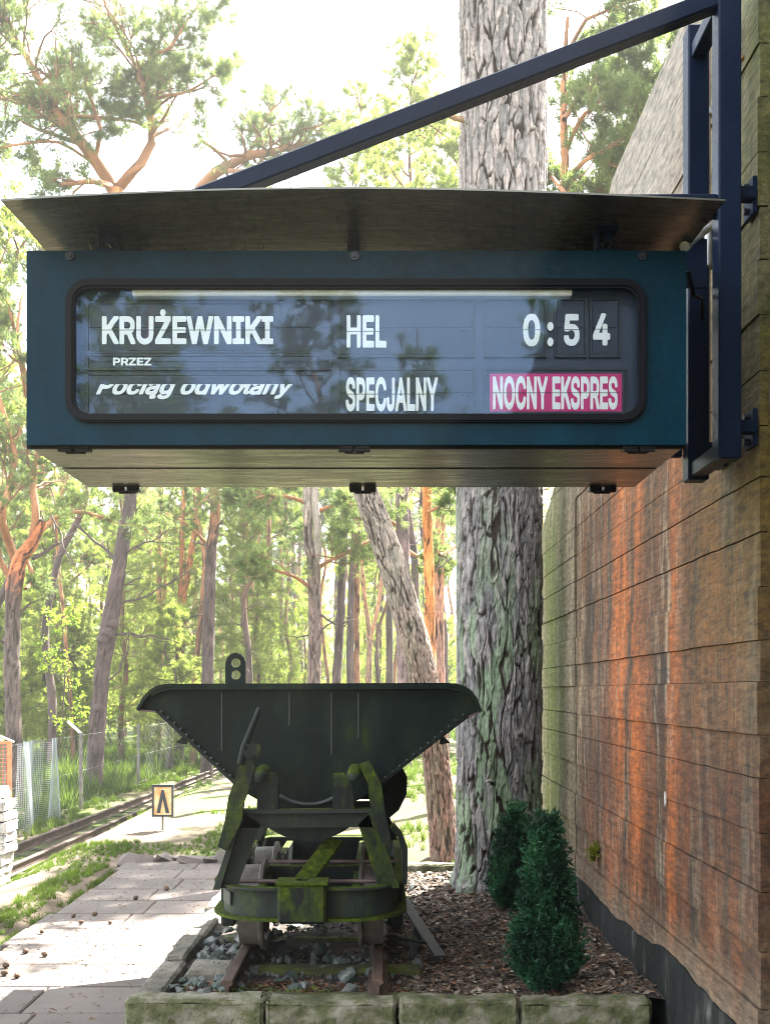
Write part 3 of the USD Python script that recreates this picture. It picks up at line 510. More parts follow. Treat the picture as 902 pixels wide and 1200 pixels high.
for yv in (3.61, 3.93):
    for zz in (CZ + 1.60, CZ + .85):
        pl = brk.add('wall_plate', [bx(XW - .018, XW - .002, yv - .045, yv + .045, zz - .06, zz + .06, .003), bx(px1, XW - .01, yv - .06, yv - .015, zz - .02, zz + .02, .003)], 'navy_paint')
        for s in (-1, 1): brk.add('bolt', cyl((XW - .034, yv + .0, zz + s * .04), (XW - .016, yv, zz + s * .04), .011, 6), 'screw', parent=pl)
brk.add('bolt', trimesh.creation.icosphere(2, .011).apply_translation((px1 + .010, 3.54, CZ + 2.02)), 'brass', True, label='brass dome bolt near the top of the front post')
con = Thing('conduit_pipe', 'thin pale conduit pipe clipped to the wall between the bracket posts', 'pipe', (1.175, 4.05, CZ + 1))
con.add('pipe', tube([(1.175, 4.05, CZ + 2.6), (1.175, 4.05, CZ + .9)], .013, 12), 'pvc_pipe', True)
for zz in (1.62, 2.1): con.add('clip', bx(1.155, 1.196, 4.03, 4.07, CZ + zz, CZ + zz + .03, .003), 'galvanised')
arm = Thing('cable_arm', 'short galvanised tube arm between the board and the wall posts', 'pipe', P(815, 275, 3.62))
a, b = P(803, 288, 3.42), P(834, 264, 3.72)
arm.add('tube', tube([a, a * .5 + b * .5, b], .012, 12), 'galvanised', True); arm.add('elbow', tube([b, b + [.0, .03, -.02], b + [0, .04, -.12]], .016, 12), 'galvanised', True); arm.add('end_cap', cyl(a - (b - a) * .03, a + (b - a) * .08, .016, 12), 'galvanised')
arm.add('cable', tube([P(806, 318, 3.5), P(812, 345, 3.55), P(822, 350, 3.8), (1.15, 4.0, CZ + 1.15)], .007, 6), 'black_rubber', True)
arm.add('gusset', bx(.93, 1.045, 3.60, 3.61, CZ + 1.31, CZ + 1.47, .002), 'navy_paint')

# ------------------------------------------------------------------ tipper wagon
wg = Thing('tipper_wagon', 'old black mossy narrow-gauge tipper wagon on rails in the planting bed', 'wagon', (WX, 5.9, RT))
TD, TE = 5.25, 6.50
def arc(cxp, cyp, r, a0, a1, n=16): return [(cxp + r * math.sin(math.radians(a)), cyp + r * math.cos(math.radians(a))) for a in np.linspace(a0, a1, n)]
bot = arc(361, 824, 127, 42, -42, 18)     # bottom of the trough, right to left
left_lip, right_lip = [(204, 803), (194, 803.6), (185, 806), (177, 811), (170, 819), (165, 829)], [(521, 802), (533, 802.6), (543, 805.5), (551, 811), (557.5, 820), (562, 831)]
endp = [(x + .8, y + .8) for x, y in left_lip[::-1]] + [(x - .8, y + .8) for x, y in right_lip] + [(551, 838)] + bot + [(183, 833)]
def shift_poly(pts): return pp(pts, TD)
tub = wg.add('tub_end', ext(shift_poly(endp), TD, TD + .008), 'tub_paint', label='near end plate of the tub')
wg.add('tub_end', ext(shift_poly(endp), TE - .008, TE), 'tub_paint', label='far end plate of the tub')
def sheet(pts, th, y0, y1):
    l = LineString([(P(x, y, TD)[0], P(x, y, TD)[2]) for x, y in pts]); return ext(l.buffer(th, cap_style=2, join_style=1), y0, y1)
wg.add('tub_shell', sheet([(560, 833), (551, 838)] + bot + [(183, 833), (166, 831)], .005, TD + .004, TE - .004), 'tub_paint')
wg.add('tub_lip', sheet([(205, 803.5)] + left_lip[1:-1] + [(163, 832)], .007, TD - .035, TE + .03), 'tub_paint')
wg.add('tub_lip', sheet([(521, 803)] + right_lip[1:-1] + [(562.5, 834)], .007, TD - .035, TE + .03), 'tub_paint')
wg.add('tub_lip', sheet([(163, 832), (183, 834.5)], .004, TD - .02, TE + .02), 'wheel_rust')
wg.add('tub_lip', sheet([(562.5, 834), (549, 840)], .004, TD - .02, TE + .02), 'wheel_rust')
wg.add('rim_bar', ext(pp([(200, 801.5), (526, 800.5), (543, 805), (552, 812), (549, 815), (538, 810.5), (522, 807.5), (202, 808.5), (189, 811), (179, 816), (176, 812), (186, 805.5)], TD), TD - .03, TD), 'tub_paint')
wg.add('rim_bar', ext(pp([(200, 801.5), (526, 800.5), (526, 807), (200, 808)], TD), TE, TE + .03), 'tub_paint')
for px, y1 in ((260, 880), (339, 850), (388.5, 885), (420, 865)):
    c0, c1 = P(px, 812, TD), P(px, y1, TD); wg.add('seam_strip', bx(c0[0] - .0035, c0[0] + .0035, TD - .004, TD, c1[2], c0[2], .001), 'tub_streak', parent=tub)
wg.add('weld_bead', tube([P(x, y, TD - .006) for x, y in arc(362, 885, 58, 36, -36, 14)], .011, 8), 'tub_streak', True, parent=tub)
for q, px, s in ((0, 216, -1), (1, 517, 1)):
    wg.add('side_tab', ext(pp([(px, 861), (px + s * 11, 871), (px - s * 2, 873)], TD), TD + .02, TD + .05), 'iron_black')
# slope ribs along the near end's edge
for pts in ([(185.5, 834), (275, 917)], [(547, 838), (447, 917)]):
    wg.add('edge_angle', ext(LineString([tuple(P(x, y, TD)[[0, 2]]) for x, y in pts]).buffer(.008, cap_style=2), TD - .018, TD + .0), 'iron_black')
for (xa, ya), (xb, yb) in (((190, 834), (270, 909)), ((543, 838), (452, 911))):
    for k in range(12): c = P(xa + (xb - xa) * k / 11, ya + (yb - ya) * k / 11, TD - .019); wg.add('rivet', trimesh.creation.icosphere(1, .0075).apply_translation(c), 'tub_streak', True, parent=tub)
# two-hole plate standing above the far rim
hp = pp([(264, 812), (264, 777), (266, 771), (270, 767), (276, 765), (282, 767), (286, 771), (288, 777), (288, 812)], TD)
for hy in (777, 791): hp = hp.difference(Point(*P(276.5, hy, TD)[[0, 2]]).buffer(.022, 12))
hpm = ext(hp, TE + .02, TE + .04)
hv = np.array(hpm.vertices); c0 = P(276, 810, TD); k = (TE + .02) / TD
hv[:, 0] = hv[:, 0] * k; hv[:, 2] = CZ + (hv[:, 2] - CZ) * k; hpm.vertices = hv
wg.add('hole_plate', hpm, 'tub_paint', label='round-topped plate with two holes above the tub rim')
# cradle plates and rocker segments under the tub
seg = pp(arc(362, 905, 80, 48, -48, 20), 5.22)
wg.add('rocker', ext(seg, 5.20, 5.24), 'iron_black'); wg.add('rocker', ext(affinity.translate(affinity.scale(seg, 1.1, 1.1), .02, .03), 6.46, 6.54), 'iron_black')
def frame_end(D, yb, th, mats, mirror=1.0):
    wg.add('cross_bar', [ext(pp([(283, 950), (437, 949), (441, 969), (279, 970)], D), yb, yb + .012), ext(pp([(283, 947.5), (437, 946.5), (438, 951), (282, 952)], D), yb - .045 * mirror if mirror > 0 else yb, yb + .012 if mirror > 0 else yb + .05)], mats[0])
    wg.add('frame_leg', [ext(pp([(283, 950), (306, 966), (278, 1040), (254, 1040)], D), yb, yb + .012), ext(pp([(283, 948), (288, 950), (260, 1040), (252, 1040)], D), yb - .05, yb + .012)], mats[1])
    wg.add('frame_leg', [ext(pp([(420, 966), (437, 949), (465, 1038), (443, 1038)], D), yb, yb + .012), ext(pp([(437, 947), (432, 951), (459, 1038), (468, 1038)], D), yb - .05, yb + .012)], mats[2])
frame_end(5.10, 5.08, .05, ('iron_some_moss', 'iron_some_moss', 'iron_mossy')); 
for t in (1,):
    wg.add('cross_bar', bx(WX - .34, WX + .34, 6.56, 6.60, CZ - .64, CZ - .56, .004), 'iron_black')
    for s in (-1, 1): wg.add('frame_leg', beam((WX + s * .30, 6.58, CZ - .6), (WX + s * .42, 6.62, CZ - .95), .05, .05), 'iron_black')
wg.add('upright', ext(pp([(303, 948), (303, 918), (310, 906), (325, 905), (327, 910), (327, 948)], 5.1), 5.04, 5.085), 'iron_mossy')
wg.add('upright', ext(pp([(390, 948), (391, 906), (404, 905), (413, 917), (415, 948)], 5.1), 5.04, 5.085), 'iron_mossy')
for px, py in ((304, 908), (415, 907)):
    c = P(px, py, 5.02); wg.add('pivot_bolt', [cyl(c + [0, -.01, 0], c + [0, .20, 0], .034, 18), trimesh.creation.icosphere(2, .033).apply_translation(c + [0, -.008, 0])], 'iron_some_moss', 40)
# locking bars
lb = wg.add('locking_bar', ext(pp([(281, 896), (297, 889), (299, 899), (294, 920), (286, 940), (284, 962), (266, 997), (256, 992), (264, 962), (268, 935), (276, 912)], 5.0), 4.98, 5.02), 'iron_mossy', label='left locking bar with upright rod')
wg.add('locking_rod', tube([P(282, 896, 4.98), P(286, 876, 4.98), P(304, 830, 4.98)], [.016, .017, .011], 10), 'iron_black', True, parent=lb)
wg.add('locking_rod', ext(pp([(288, 872), (304, 872), (306, 880), (303, 887), (292, 880)], 4.98), 4.965, 4.99), 'iron_mossy', parent=lb)
wg.add('locking_rod', cyl(P(291, 883, 4.965), P(291, 883, 5.06), .022, 14), 'iron_black', parent=lb)
wg.add('locking_bar', ext(pp([(421, 896), (433, 892), (447, 920), (450, 945), (456, 975), (460, 992), (448, 990), (438, 962), (433, 940), (431, 918)], 5.0), 4.98, 5.02), 'iron_mossy', label='right locking bar')
# bumper ring: one channel bent round the whole underframe
rl, rr = P(241, 0, 4.97)[0], P(478, 0, 4.97)[0]
plan = Polygon([(rl, 4.95), (rr, 4.95), (rr, 6.85), (rl, 6.85)]).buffer(-.26).buffer(.26, 16)
bow = []
for x_, y_ in plan.exterior.coords:
    t = (x_ - (rl + rr) / 2) / ((rr - rl) / 2); bow.append((x_, y_ + (.03 * t * t if y_ < 5.9 else -.03 * t * t)))
plan = Polygon(bow).buffer(0)
z1, z0 = P(0, 1041, 4.97)[2], P(0, 1079, 4.97)[2]
ringp = wg.add('bumper_ring', trimesh.util.concatenate([exz(plan.buffer(-.045).difference(plan.buffer(-.055)), z0, z1 - .002)]), 'iron_some_moss')
wg.add('ring_flange', exz(plan.difference(plan.buffer(-.052)), z1 - .010, z1), 'iron_some_moss', parent=ringp)
wg.add('ring_flange', exz(plan.difference(plan.buffer(-.052)), z0 - .004, z0 + .008), 'iron_very_mossy', parent=ringp)
pl = P(257, 1057, 4.985); wg.add('number_plate', beam((-.749, 5.172, pl[2]), (-.704, 5.074, pl[2] - .004), .010, .06, .002), 'tub_streak', parent=ringp, label='blank cast plate')
a, b = P(325, 1083, 4.93), P(382, 1037, 4.93)
buf = wg.add('buffer_block', bx(a[0], b[0], 4.915, 5.05, a[2], b[2], .012).subdivide_to_size(.03), 'iron_mossy')
wg.add('buffer_top', exz(Polygon([(a[0] - .008, 4.91), (b[0] + .008, 4.91), (b[0] + .008, 5.06), (a[0] - .008, 5.06)]).difference(Point((a[0] + b[0]) / 2, 4.99).buffer(.032)), b[2], b[2] + .012), 'iron_very_mossy', parent=buf)
wg.add('draw_bar', beam(P(353, 1036, 5.02), P(393, 984, 5.30), .085, .022, .004, (0, -.6, .8)), 'iron_very_mossy')
for s in (-1, 1):
    wg.add('sole_bar', bx(WX + s * .22 - .02, WX + s * .22 + .02, 5.06, 6.75, z1 - .13, z1 - .02, .004), 'iron_black')
def wheel(x, y, s):
    r = .195; prof = [(0, -.06), (.055, -.06), (.055, -.04), (.15, -.022), (.172, -.056), (r - .004, -.058), (r, .036), (r + .026, .044), (r + .026, .060), (.17, .062), (.15, .02), (.055, .03), (.055, .06), (0, .06)]
    m = trimesh.creation.revolve(np.array(prof), sections=40); v = np.array(m.vertices)
    m.vertices = np.c_[x + -s * v[:, 2], y + v[:, 0], RT + r + v[:, 1]]; m.fix_normals(); return m
for yv in (5.44, 6.06):
    wg.add('axle', cyl((WX - .40, yv, RT + .195), (WX + .40, yv, RT + .195), .024, 14), 'wheel_rust')
    for s in (-1, 1):
        wg.add('wheel', wheel(WX + s * .288, yv, s), 'wheel_pale', 40)
        wg.add('axle_box', bx(WX + s * .405 - .035, WX + s * .405 + .035, yv - .07, yv + .07, RT + .10, z1 - .03, .01), 'iron_black')
wg.add('cross_member', bx(WX - .34, WX + .34, 6.0, 6.05, .76, .88, .004), 'iron_black')
wg.add('brake_rod', cyl((WX - .36, 5.2, P(0, 1033, 5.2)[2]), (WX + .36, 5.2, P(0, 1033, 5.2)[2]), .010, 8), 'wheel_rust')
wg.add('cross_member', bx(WX - .33, WX + .33, 5.58, 5.63, .46, .60, .004), 'iron_black')
wg.add('cross_member', bx(WX - .34, WX + .34, 6.70, 6.74, .42, .60, .004), 'iron_black')
wg.add('brake_rod', cyl((WX - .30, 5.75, P(0, 1010, 5.75)[2]), (WX + .42, 5.75, P(0, 1010, 5.75)[2]), .010, 8), 'wheel_rust')
0 and wg.add('brake_lever', beam((WX + .42, 5.35, z1 - .02), (WX + .60, 6.2, z1 + .02), .03, .04), 'iron_black')
# bent side guard right of the frame
gpts = [P(459, 964, 5.3), P(468, 975, 5.28), P(474, 992, 5.25), P(474, 1035, 5.15)]
wg.add('side_guard', ext(LineString([(q[0], q[2]) for q in gpts]).buffer(.012, cap_style=2), 5.12, 5.24), 'iron_some_moss')
# dark end hoop at the far right
wg.add('end_hoop', ext(pp([(440, 905), (470, 897), (477, 910), (476, 930), (467, 948), (455, 958), (440, 962)], 6.5), 6.42, 6.47), 'iron_black')
sc = Thing('scrap_bracket', 'loose grey steel flat bars bolted as an angle on the ballast right of the wagon', 'scrap metal', P(500, 1080, 5.6))
g0 = .19
sc.add('flat_bar', beam((.10, 5.9, .36), (.27, 5.42, g0 - .01), .06, .014, .002), 'tub_streak'); sc.add('flat_bar', beam((.17, 5.7, .28), (.14, 5.50, g0 - .02), .04, .012, .002), 'tub_streak'); sc.add('flat_bar', beam((.05, 5.45, .27), (.30, 5.60, g0), .05, .012, .002), 'iron_black')


# ------------------------------------------------------------------ plants
def needles(c, d, size, k, w, rng, spread=1.0):
    n = len(c); c = np.repeat(c, k, 0); d = np.repeat(d, k, 0); q = d * .75 + rng.normal(size=(n * k, 3)) * .55 * spread
    q /= np.linalg.norm(q, axis=1, keepdims=True) + 1e-9; L = size * rng.uniform(.6, 1.25, (n * k, 1)); s = np.cross(q, rng.normal(size=(n * k, 3))); s /= np.linalg.norm(s, axis=1, keepdims=True) + 1e-9
    v = np.stack([c - s * w / 2, c + s * w / 2, c + q * L * .6 + s * w * .55, c + q * L], 1).reshape(-1, 3)
    i = np.arange(n * k)[:, None] * 4; return v, np.vstack([i + [0, 1, 3], i + [1, 2, 3]])
def join(parts):
    v, f, n = [], [], 0
    for a, b in parts: v.append(a); f.append(b + n); n += len(a)
    return np.vstack(v), np.vstack(f)
GREY, MAUVE, ORANGE, RED, PALE = (.08, .058, .048), (.068, .046, .042), (.27, .125, .058), (.17, .085, .05), (.23, .19, .155)
def bark_tube(pts, rad, na, ns, plate, depth, c_low, c_high, seed, zmix=(1e3, 1e3 + 1), lichen=0.0, front=True, fiss=(.022, .014, .010), flare=0.0):
    rng = np.random.default_rng(seed); pts = spline(pts, ns); rad = np.interp(np.linspace(0, 1, ns), np.linspace(0, 1, len(rad)), rad)
    if front: u = np.linspace(-1, 1, na, endpoint=False); th = np.pi * (u * .55 + .45 * u ** 3) - np.pi / 2
    else: th = np.linspace(0, 2 * np.pi, na, endpoint=False)
    seglen = np.r_[0, np.cumsum(np.linalg.norm(np.diff(pts, axis=0), axis=1))]
    t = np.gradient(pts, axis=0); t /= np.linalg.norm(t, axis=1, keepdims=True)
    a = np.cross(np.broadcast_to([0, 1.0, 0], t.shape), t); a /= np.linalg.norm(a, axis=1, keepdims=True); b = np.cross(t, a)
    R = rad[:, None] * np.ones(na)
    ref = rad.mean(); S = np.stack([np.cos(th)[None, :] * R, np.sin(th)[None, :] * R, np.broadcast_to(seglen[:, None] * .19, R.shape)], -1)
    S = S + .5 * plate * (np.stack([meshkit.fbm(S / plate * 1.1 + 7 * k, 4, seed + k) for k in range(3)], -1) - .5) * 2
    area = 2 * np.pi * ref * seglen[-1] * .19; n = int(max(40, min(40000, area / plate ** 2)))
    tq, sq = rng.uniform(0, 2 * np.pi, n), rng.uniform(0, seglen[-1], n); rq = np.interp(sq, seglen, rad)
    kd = cKDTree(np.stack([np.cos(tq) * rq, np.sin(tq) * rq, sq * .19], 1)); dist, idx = kd.query(S.reshape(-1, 3), k=2)
    fine = meshkit.fbm(S / plate * 3.5, 4, seed + 9); mid = meshkit.fbm(S / plate * 1.3, 3, seed + 5)
    e1 = ((dist[:, 1] - dist[:, 0]) / plate).reshape(R.shape); g = sm((e1 - .55 * (mid - .50)) / .12)
    n2 = min(60000, n * 5); tq, sq = rng.uniform(0, 2 * np.pi, n2), rng.uniform(0, seglen[-1], n2); rq = np.interp(sq, seglen, rad)
    d2, i2 = cKDTree(np.stack([np.cos(tq) * rq, np.sin(tq) * rq, sq * .30], 1)).query((S * [1, 1, 1.36]).reshape(-1, 3), k=2)
    e2 = ((d2[:, 1] - d2[:, 0]) / plate).reshape(R.shape); step = rng.uniform(0, 1, n2)[i2[:, 0]].reshape(R.shape); tone = .3 * rng.uniform(0, 1, n)[idx[:, 0]].reshape(R.shape) + .7 * step
    flake = sm(e2 / .07); g = g * (.80 + .20 * flake)
    fl = 1 + flare * np.exp(-np.maximum(seglen - .1, 0) / .13)[:, None] * (1 + .5 * np.sin(th * 5 + 1)[None, :])
    Rd = R * fl + depth * (g * (.45 + 1.1 * tone) - .6) + depth * .35 * (fine - .5) * 2
    v = pts[:, None] + Rd[..., None] * (np.cos(th)[None, :, None] * a[:, None] + np.sin(th)[None, :, None] * b[:, None])
    h = sm((v[..., 2] - zmix[0] + 1.5 * (fine - .5)) / (zmix[1] - zmix[0]))[..., None]
    col = (np.array(c_low) * (1 - h) + np.array(c_high) * h) * (.62 + .7 * tone)[..., None] * (.45 + 1.1 * fine)[..., None] * (1 + (.10 * (tone - .5))[..., None] * np.array([1.6, .2, -.4]))
    if lichen:
        lm = sm((meshkit.fbm(np.stack([v[..., 0] * 9, v[..., 1] * 9, v[..., 2] * 1.6], -1), 4, seed + 30) - .50 + .12 * (1 - g)) / .12)[..., None] * lichen * sm((3.6 - v[..., 2]) / 2.2)[..., None]
        col = col * (1 - lm) + np.array((.12, .175, .095)) * lm
    col = col * g[..., None] + np.array(fiss) * (1 - g[..., None])
    i, j = np.meshgrid(np.arange(ns - 1), np.arange(na), indexing='ij'); k = (j + 1) % na
    f = np.concatenate([np.stack([i * na + j, i * na + k, (i + 1) * na + k], -1).reshape(-1, 3), np.stack([i * na + j, (i + 1) * na + k, (i + 1) * na + j], -1).reshape(-1, 3)])
    return v.reshape(-1, 3), f, np.clip(col.reshape(-1, 3), .002, .6)
class Tree:
    """Collects wood (with colours) and needles, then becomes a thing: trunk, branches, crown."""
    def __init__(s, seed): s.rng = np.random.default_rng(seed); s.wood, s.wc, s.tc, s.td = [], [], [], []
    def limb(s, pts, r0, r1, col, sides=6):
        p = np.asarray(pts, float); m = tube(p, np.linspace(r0, r1, len(p)), sides, False); s.wood.append((np.array(m.vertices), np.array(m.faces))); s.wc.append(np.tile(col, (len(m.vertices), 1)) * s.rng.uniform(.7, 1.25, (len(m.vertices), 1)))
    def path(s, a, d, L, n, gnarl, lift):
        p = [np.asarray(a, float)]; d = np.asarray(d, float) / np.linalg.norm(d)
        for k in range(n):
            d = d + s.rng.normal(0, gnarl, 3) + [0, 0, lift]; d /= np.linalg.norm(d); p.append(p[-1] + d * L / n)
        return np.array(p)
    def spray(s, a, d, L, r, col, tufts, gnarl=.22, lift=.06, needle_from=.3):
        p = s.path(a, d, L, 4, gnarl, lift); s.limb(p, r, r * .35, col, 4)
        t = s.rng.uniform(needle_from, 1.0, tufts); i = np.minimum((t * 4).astype(int), 3); w = (t * 4 - i)[:, None]
        c = p[i] * (1 - w) + p[i + 1] * w + s.rng.normal(0, .05 * L + .02, (tufts, 3)); s.tc.append(c); s.td.append((p[i + 1] - p[i]) / (L / 4) * .8 + s.rng.normal(0, .35, (tufts, 3)) + [0, 0, .35])
    def bough(s, pts, r0, r1, col, subs, sublen, tufts, flat=.5, col2=None, start=.25, lift=.06):
        p = spline(pts, 12); s.limb(p, r0, r1, col, 7)
        for k in range(subs):
            t = s.rng.uniform(start, 1.0); x = t * 11; i = min(int(x), 10); a = p[i] + (p[i + 1] - p[i]) * (x - i); d = (p[i + 1] - p[i]); d /= np.linalg.norm(d)
            q = s.rng.normal(size=3); q[2] *= flat; q -= d * q.dot(d) * .3; q /= np.linalg.norm(q)
            L = sublen * s.rng.uniform(.5, 1.2) * (1.1 - .35 * t); rr = max(.006, (r0 + (r1 - r0) * t) * .42)
            m = s.path(a, d * .6 + q, L, 5, .22, lift); s.limb(m, rr, rr * .4, col2 or col, 5)
            for h in range(max(2, int(tufts / 5))):
                u = s.rng.uniform(.25, 1.0) * 5; i2 = min(int(u), 4); a2 = m[i2] + (m[i2 + 1] - m[i2]) * (u - i2); d2 = (m[i2 + 1] - m[i2]); d2 /= np.linalg.norm(d2)
                s.spray(a2, d2 + s.rng.normal(0, .7, 3), L * s.rng.uniform(.30, .60), rr * .35, col2 or col, 9)
    def dead(s, a, d, L, r, col):
        p = s.path(a, d, L, 7, .22, .02); s.limb(p, r, r * .25, col, 5)
        for k in range(3):
            i = s.rng.integers(2, 6); s.limb(s.path(p[i], p[i + 1] - p[i] + s.rng.normal(0, .12, 3), L * .3, 4, .3, 0), r * .5, r * .15, col, 4)
    def finish(s, name, label, base, trunk, size, k, w, mat, group=None, spread=1.0, cat='tree'):
        t = Thing(name, label, cat, base, group)
        if trunk is not None: t.add('trunk', (trunk[0], trunk[1]), 'bark', True, col=trunk[2])
        if s.wood:
            v, f = join(s.wood); t.add('branches', (v, f), 'bark', True, col=np.vstack(s.wc))
        if s.tc:
            c = np.vstack(s.tc); d = np.vstack(s.td); t.add('crown', needles(c, d, size, k, w, s.rng, spread), mat)
        return t
def pyz(px, py, D): return P(px, py, D)
def px_path(pts, D, dy=0.0, seed=0):
    r = np.random.default_rng(seed); out = []
    for k, q in enumerate(pts): d = D + (q[2] if len(q) > 2 else 0) + dy * (r.random() - .5) * 2; out.append(P(q[0], q[1], d))
    return np.array(out)

# big scaly pine at the wall
bp = np.array([P(586, 1050, 7.5), P(585, 980, 7.5), P(585, 900, 7.5), P(585, 700, 7.5), P(585, 570, 7.5), P(587, 400, 7.5), P(589, 215, 7.5), P(590, 100, 7.5), P(589, 0, 7.5), P(592, -120, 7.5)])
bp = np.vstack([bp, [.84, 7.5, 9.0], [.9, 7.55, 13.0]])
bp = np.vstack([spline(bp[:10], 40), bp[10:]])
t = Tree(50)
low = bark_tube(bp[:40], np.interp(np.linspace(0, 1, 40), [0, .08, .2, .6, 1], [.282, .278, .277, .281, .288]), 320, 1000, .050, .021, (.135, .127, .122), (.19, .168, .155), 51, (2.0, 4.5), lichen=.7, flare=.17)
for k in range(16):
    z = 14.2 + 3.0 * k / 15; a = np.array([.95, 7.6, z]); an = k * 2.4; d = np.array([math.cos(an), math.sin(an), .5]); L = 1.7 - .06 * k
    t.bough(t.path(a, d, L, 6, .18, .05), .06, .015, ORANGE, 7, 1.0, 21)
tt = t.finish('scaly_pine', 'huge grey scaly pine trunk with greenish lichen standing against the wall', (.77, 7.5, .1), low, .17, 8, .012, 'pine_needles')
up = bark_tube(np.vstack([bp[39:], [.95, 7.6, 17.5]]), [.288, .20, .10, .05], 24, 50, .09, .02, (.2, .12, .07), ORANGE, 52, (6, 8), front=False)
tt.add('trunk', (up[0], up[1]), 'bark', True, col=up[2], label='upper stem')
# broken stubs on its left
st = Tree(53); st.limb([P(545, 140, 7.4), P(533, 138, 7.35), P(522, 133, 7.3)], .022, .014, (.25, .16, .1)); v, f = join(st.wood); tt.add('branch_stub', (v, f), 'bark', True, col=np.vstack(st.wc))

# pale leaning pine
lp = px_path([(521, 1018), (519, 985), (512, 900), (504, 840), (495, 790), (482, 740), (468, 690), (452, 640), (437, 600), (427, 572), (405, 520), (385, 450), (372, 380)], 10.0)
t = Tree(60)
tr = bark_tube(lp, [.115, .12, .118, .122, .128, .13, .125, .12, .115, .105, .09, .07, .05], 120, 400, .032, .011, (.13, .078, .058), (.18, .148, .12), 61, (1.0, 2.6), lichen=.15)
for k in range(6):
    a = lp[-1] + (lp[-3] - lp[-1]) * k / 6; t.bough(t.path(a, t.rng.normal(size=3) * (1, 1, .4) + [0, 0, .5], 1.3, 6, .2, .05), .03, .01, RED, 4, .6, 14)
t.finish('leaning_pine', 'pale leaning pine trunk rising from behind the wagon to the left', lp[0], tr, .13, 8, .009, 'pine_needles')

def forest_pine(name, label, base_px, D, stem, widths, c_low, c_high, zmix, seed, boughs=(), dead=(), tufts=28, fork=None, needle=(.15, 9, .011), na=36, ns=110):
    """stem: measured points from the ground up; boughs: (measured points, r0, r1, subs, sublen)"""
    p = px_path(stem, D); gzv = float(gz(p[0, 0], D)); p[0, 2] = gzv - .05
    rad = [w * D / F / 2 for w in widths]; t = Tree(seed)
    tr = bark_tube(p, rad, na, ns, .11, .025, c_low, c_high, seed, zmix, front=False)
    for b in boughs: t.bough(px_path(b[0], D, .9, seed + len(b[0])), b[1], b[2], b[5] if len(b) > 5 else ORANGE, b[3], b[4], tufts, col2=RED)
    for b in dead: t.dead(P(b[0], b[1], D), P(b[2], b[3], D + t.rng.uniform(-1, 1)) - P(b[0], b[1], D), np.linalg.norm(P(b[2], b[3], D) - P(b[0], b[1], D)), b[4], MAUVE)
    if fork:
        for fk in fork: q = px_path(fk[0], D); t.limb(spline(q, 14), fk[1], fk[2], fk[3], 10)
    return t, t.finish(name, label, p[0], tr, *needle, 'pine_needles')

# crooked red pine at the left edge
forest_pine('crooked_pine', 'pine at the left edge with a grey trunk forking into crooked red limbs', None, 22.0,
    [(17, 940), (16, 860), (14, 780), (15, 720), (17, 690), (22, 660), (40, 632), (50, 610)], [19, 18, 17, 17, 18, 17, 12, 9], GREY, (.36, .115, .045), (3.2, 4.2), 101,
    boughs=[([(22, 665), (8, 630), (2, 600), (12, 565), (18, 530), (0, 470), (-20, 400)], .10, .03, 16, 1.4), ([(36, 640), (42, 600), (38, 565), (45, 520), (30, 440), (10, 360)], .09, .03, 16, 1.4),
            ([(45, 625), (70, 605), (100, 600), (130, 612)], .06, .02, 7, .9), ([(18, 690), (-10, 640), (-40, 600)], .08, .02, 8, 1.2), ([(30, 655), (38, 675), (30, 690)], .05, .03, 3, .6),
            ([(12, 380), (-20, 330), (-60, 300)], .05, .02, 10, 1.2), ([(15, 520), (30, 470), (20, 400), (28, 340)], .05, .02, 10, 1.1), ([(0, 600), (-50, 560), (-90, 520)], .05, .02, 8, 1.2)],
    dead=[(20, 720, 48, 700, .03), (38, 655, 95, 620, .04), (12, 770, -5, 750, .05), (60, 604, 105, 700, .02)])
# knotty leaning pine, whose red limbs show above the board
tk, th = forest_pine('knotty_pine', 'slightly leaning dark pine with knots and bare side branches beyond the fence', None, 26.0,
    [(110, 915), (114, 850), (121, 780), (128, 735), (139, 670), (148, 610), (154, 575), (158, 480), (150, 360), (140, 270), (135, 222)], [19, 18, 17, 20, 16, 14, 13, 14, 15, 16, 17], MAUVE, (.36, .145, .055), (8.5, 11.5), 102,
    boughs=[([(135, 226), (112, 188), (72, 138), (48, 98), (22, 50), (-5, 15)], .17, .04, 46, 1.6), ([(136, 224), (160, 196), (178, 165), (175, 130), (166, 95), (150, 60), (130, 20), (112, -30)], .13, .03, 48, 1.6),
            ([(135, 220), (105, 212), (78, 216), (60, 205)], .08, .03, 8, .9), ([(110, 190), (118, 150), (105, 110), (95, 60)], .06, .02, 14, 1.2), ([(76, 140), (90, 135), (130, 138), (170, 130)], .04, .015, 10, .9), ([(60, 120), (20, 110), (-20, 95)], .05, .02, 12, 1.2),
            ([(172, 120), (205, 110), (240, 95), (262, 80)], .045, .015, 16, .9), ([(162, 85), (190, 60), (215, 30), (235, 0)], .05, .015, 18, 1.0), ([(176, 150), (140, 140), (85, 138)], .04, .015, 8, .8), ([(120, 200), (60, 165), (15, 170), (-20, 180)], .04, .015, 9, 1.0)],
    dead=[(139, 665, 105, 585, .05), (132, 710, 235, 680, .035), (128, 742, 215, 765, .035), (121, 800, 190, 760, .03), (145, 620, 200, 590, .03), (142, 650, 215, 640, .03), (136, 690, 165, 655, .025)], tufts=42)
r = np.random.default_rng(4)
kn = []
for px, py, s in ((127, 742, .16), (133, 732, .14), (121, 750, .15), (116, 830, .13)):
    m = trimesh.creation.icosphere(3, s); v = np.array(m.vertices); m.vertices = v * (1 + .5 * (meshkit.fbm(v * 9, 3, 3)[:, None] - .5)) + P(px, py, 25.9); th.add('knot', m, 'bark', True, col=np.tile(MAUVE, (len(m.vertices), 1)))
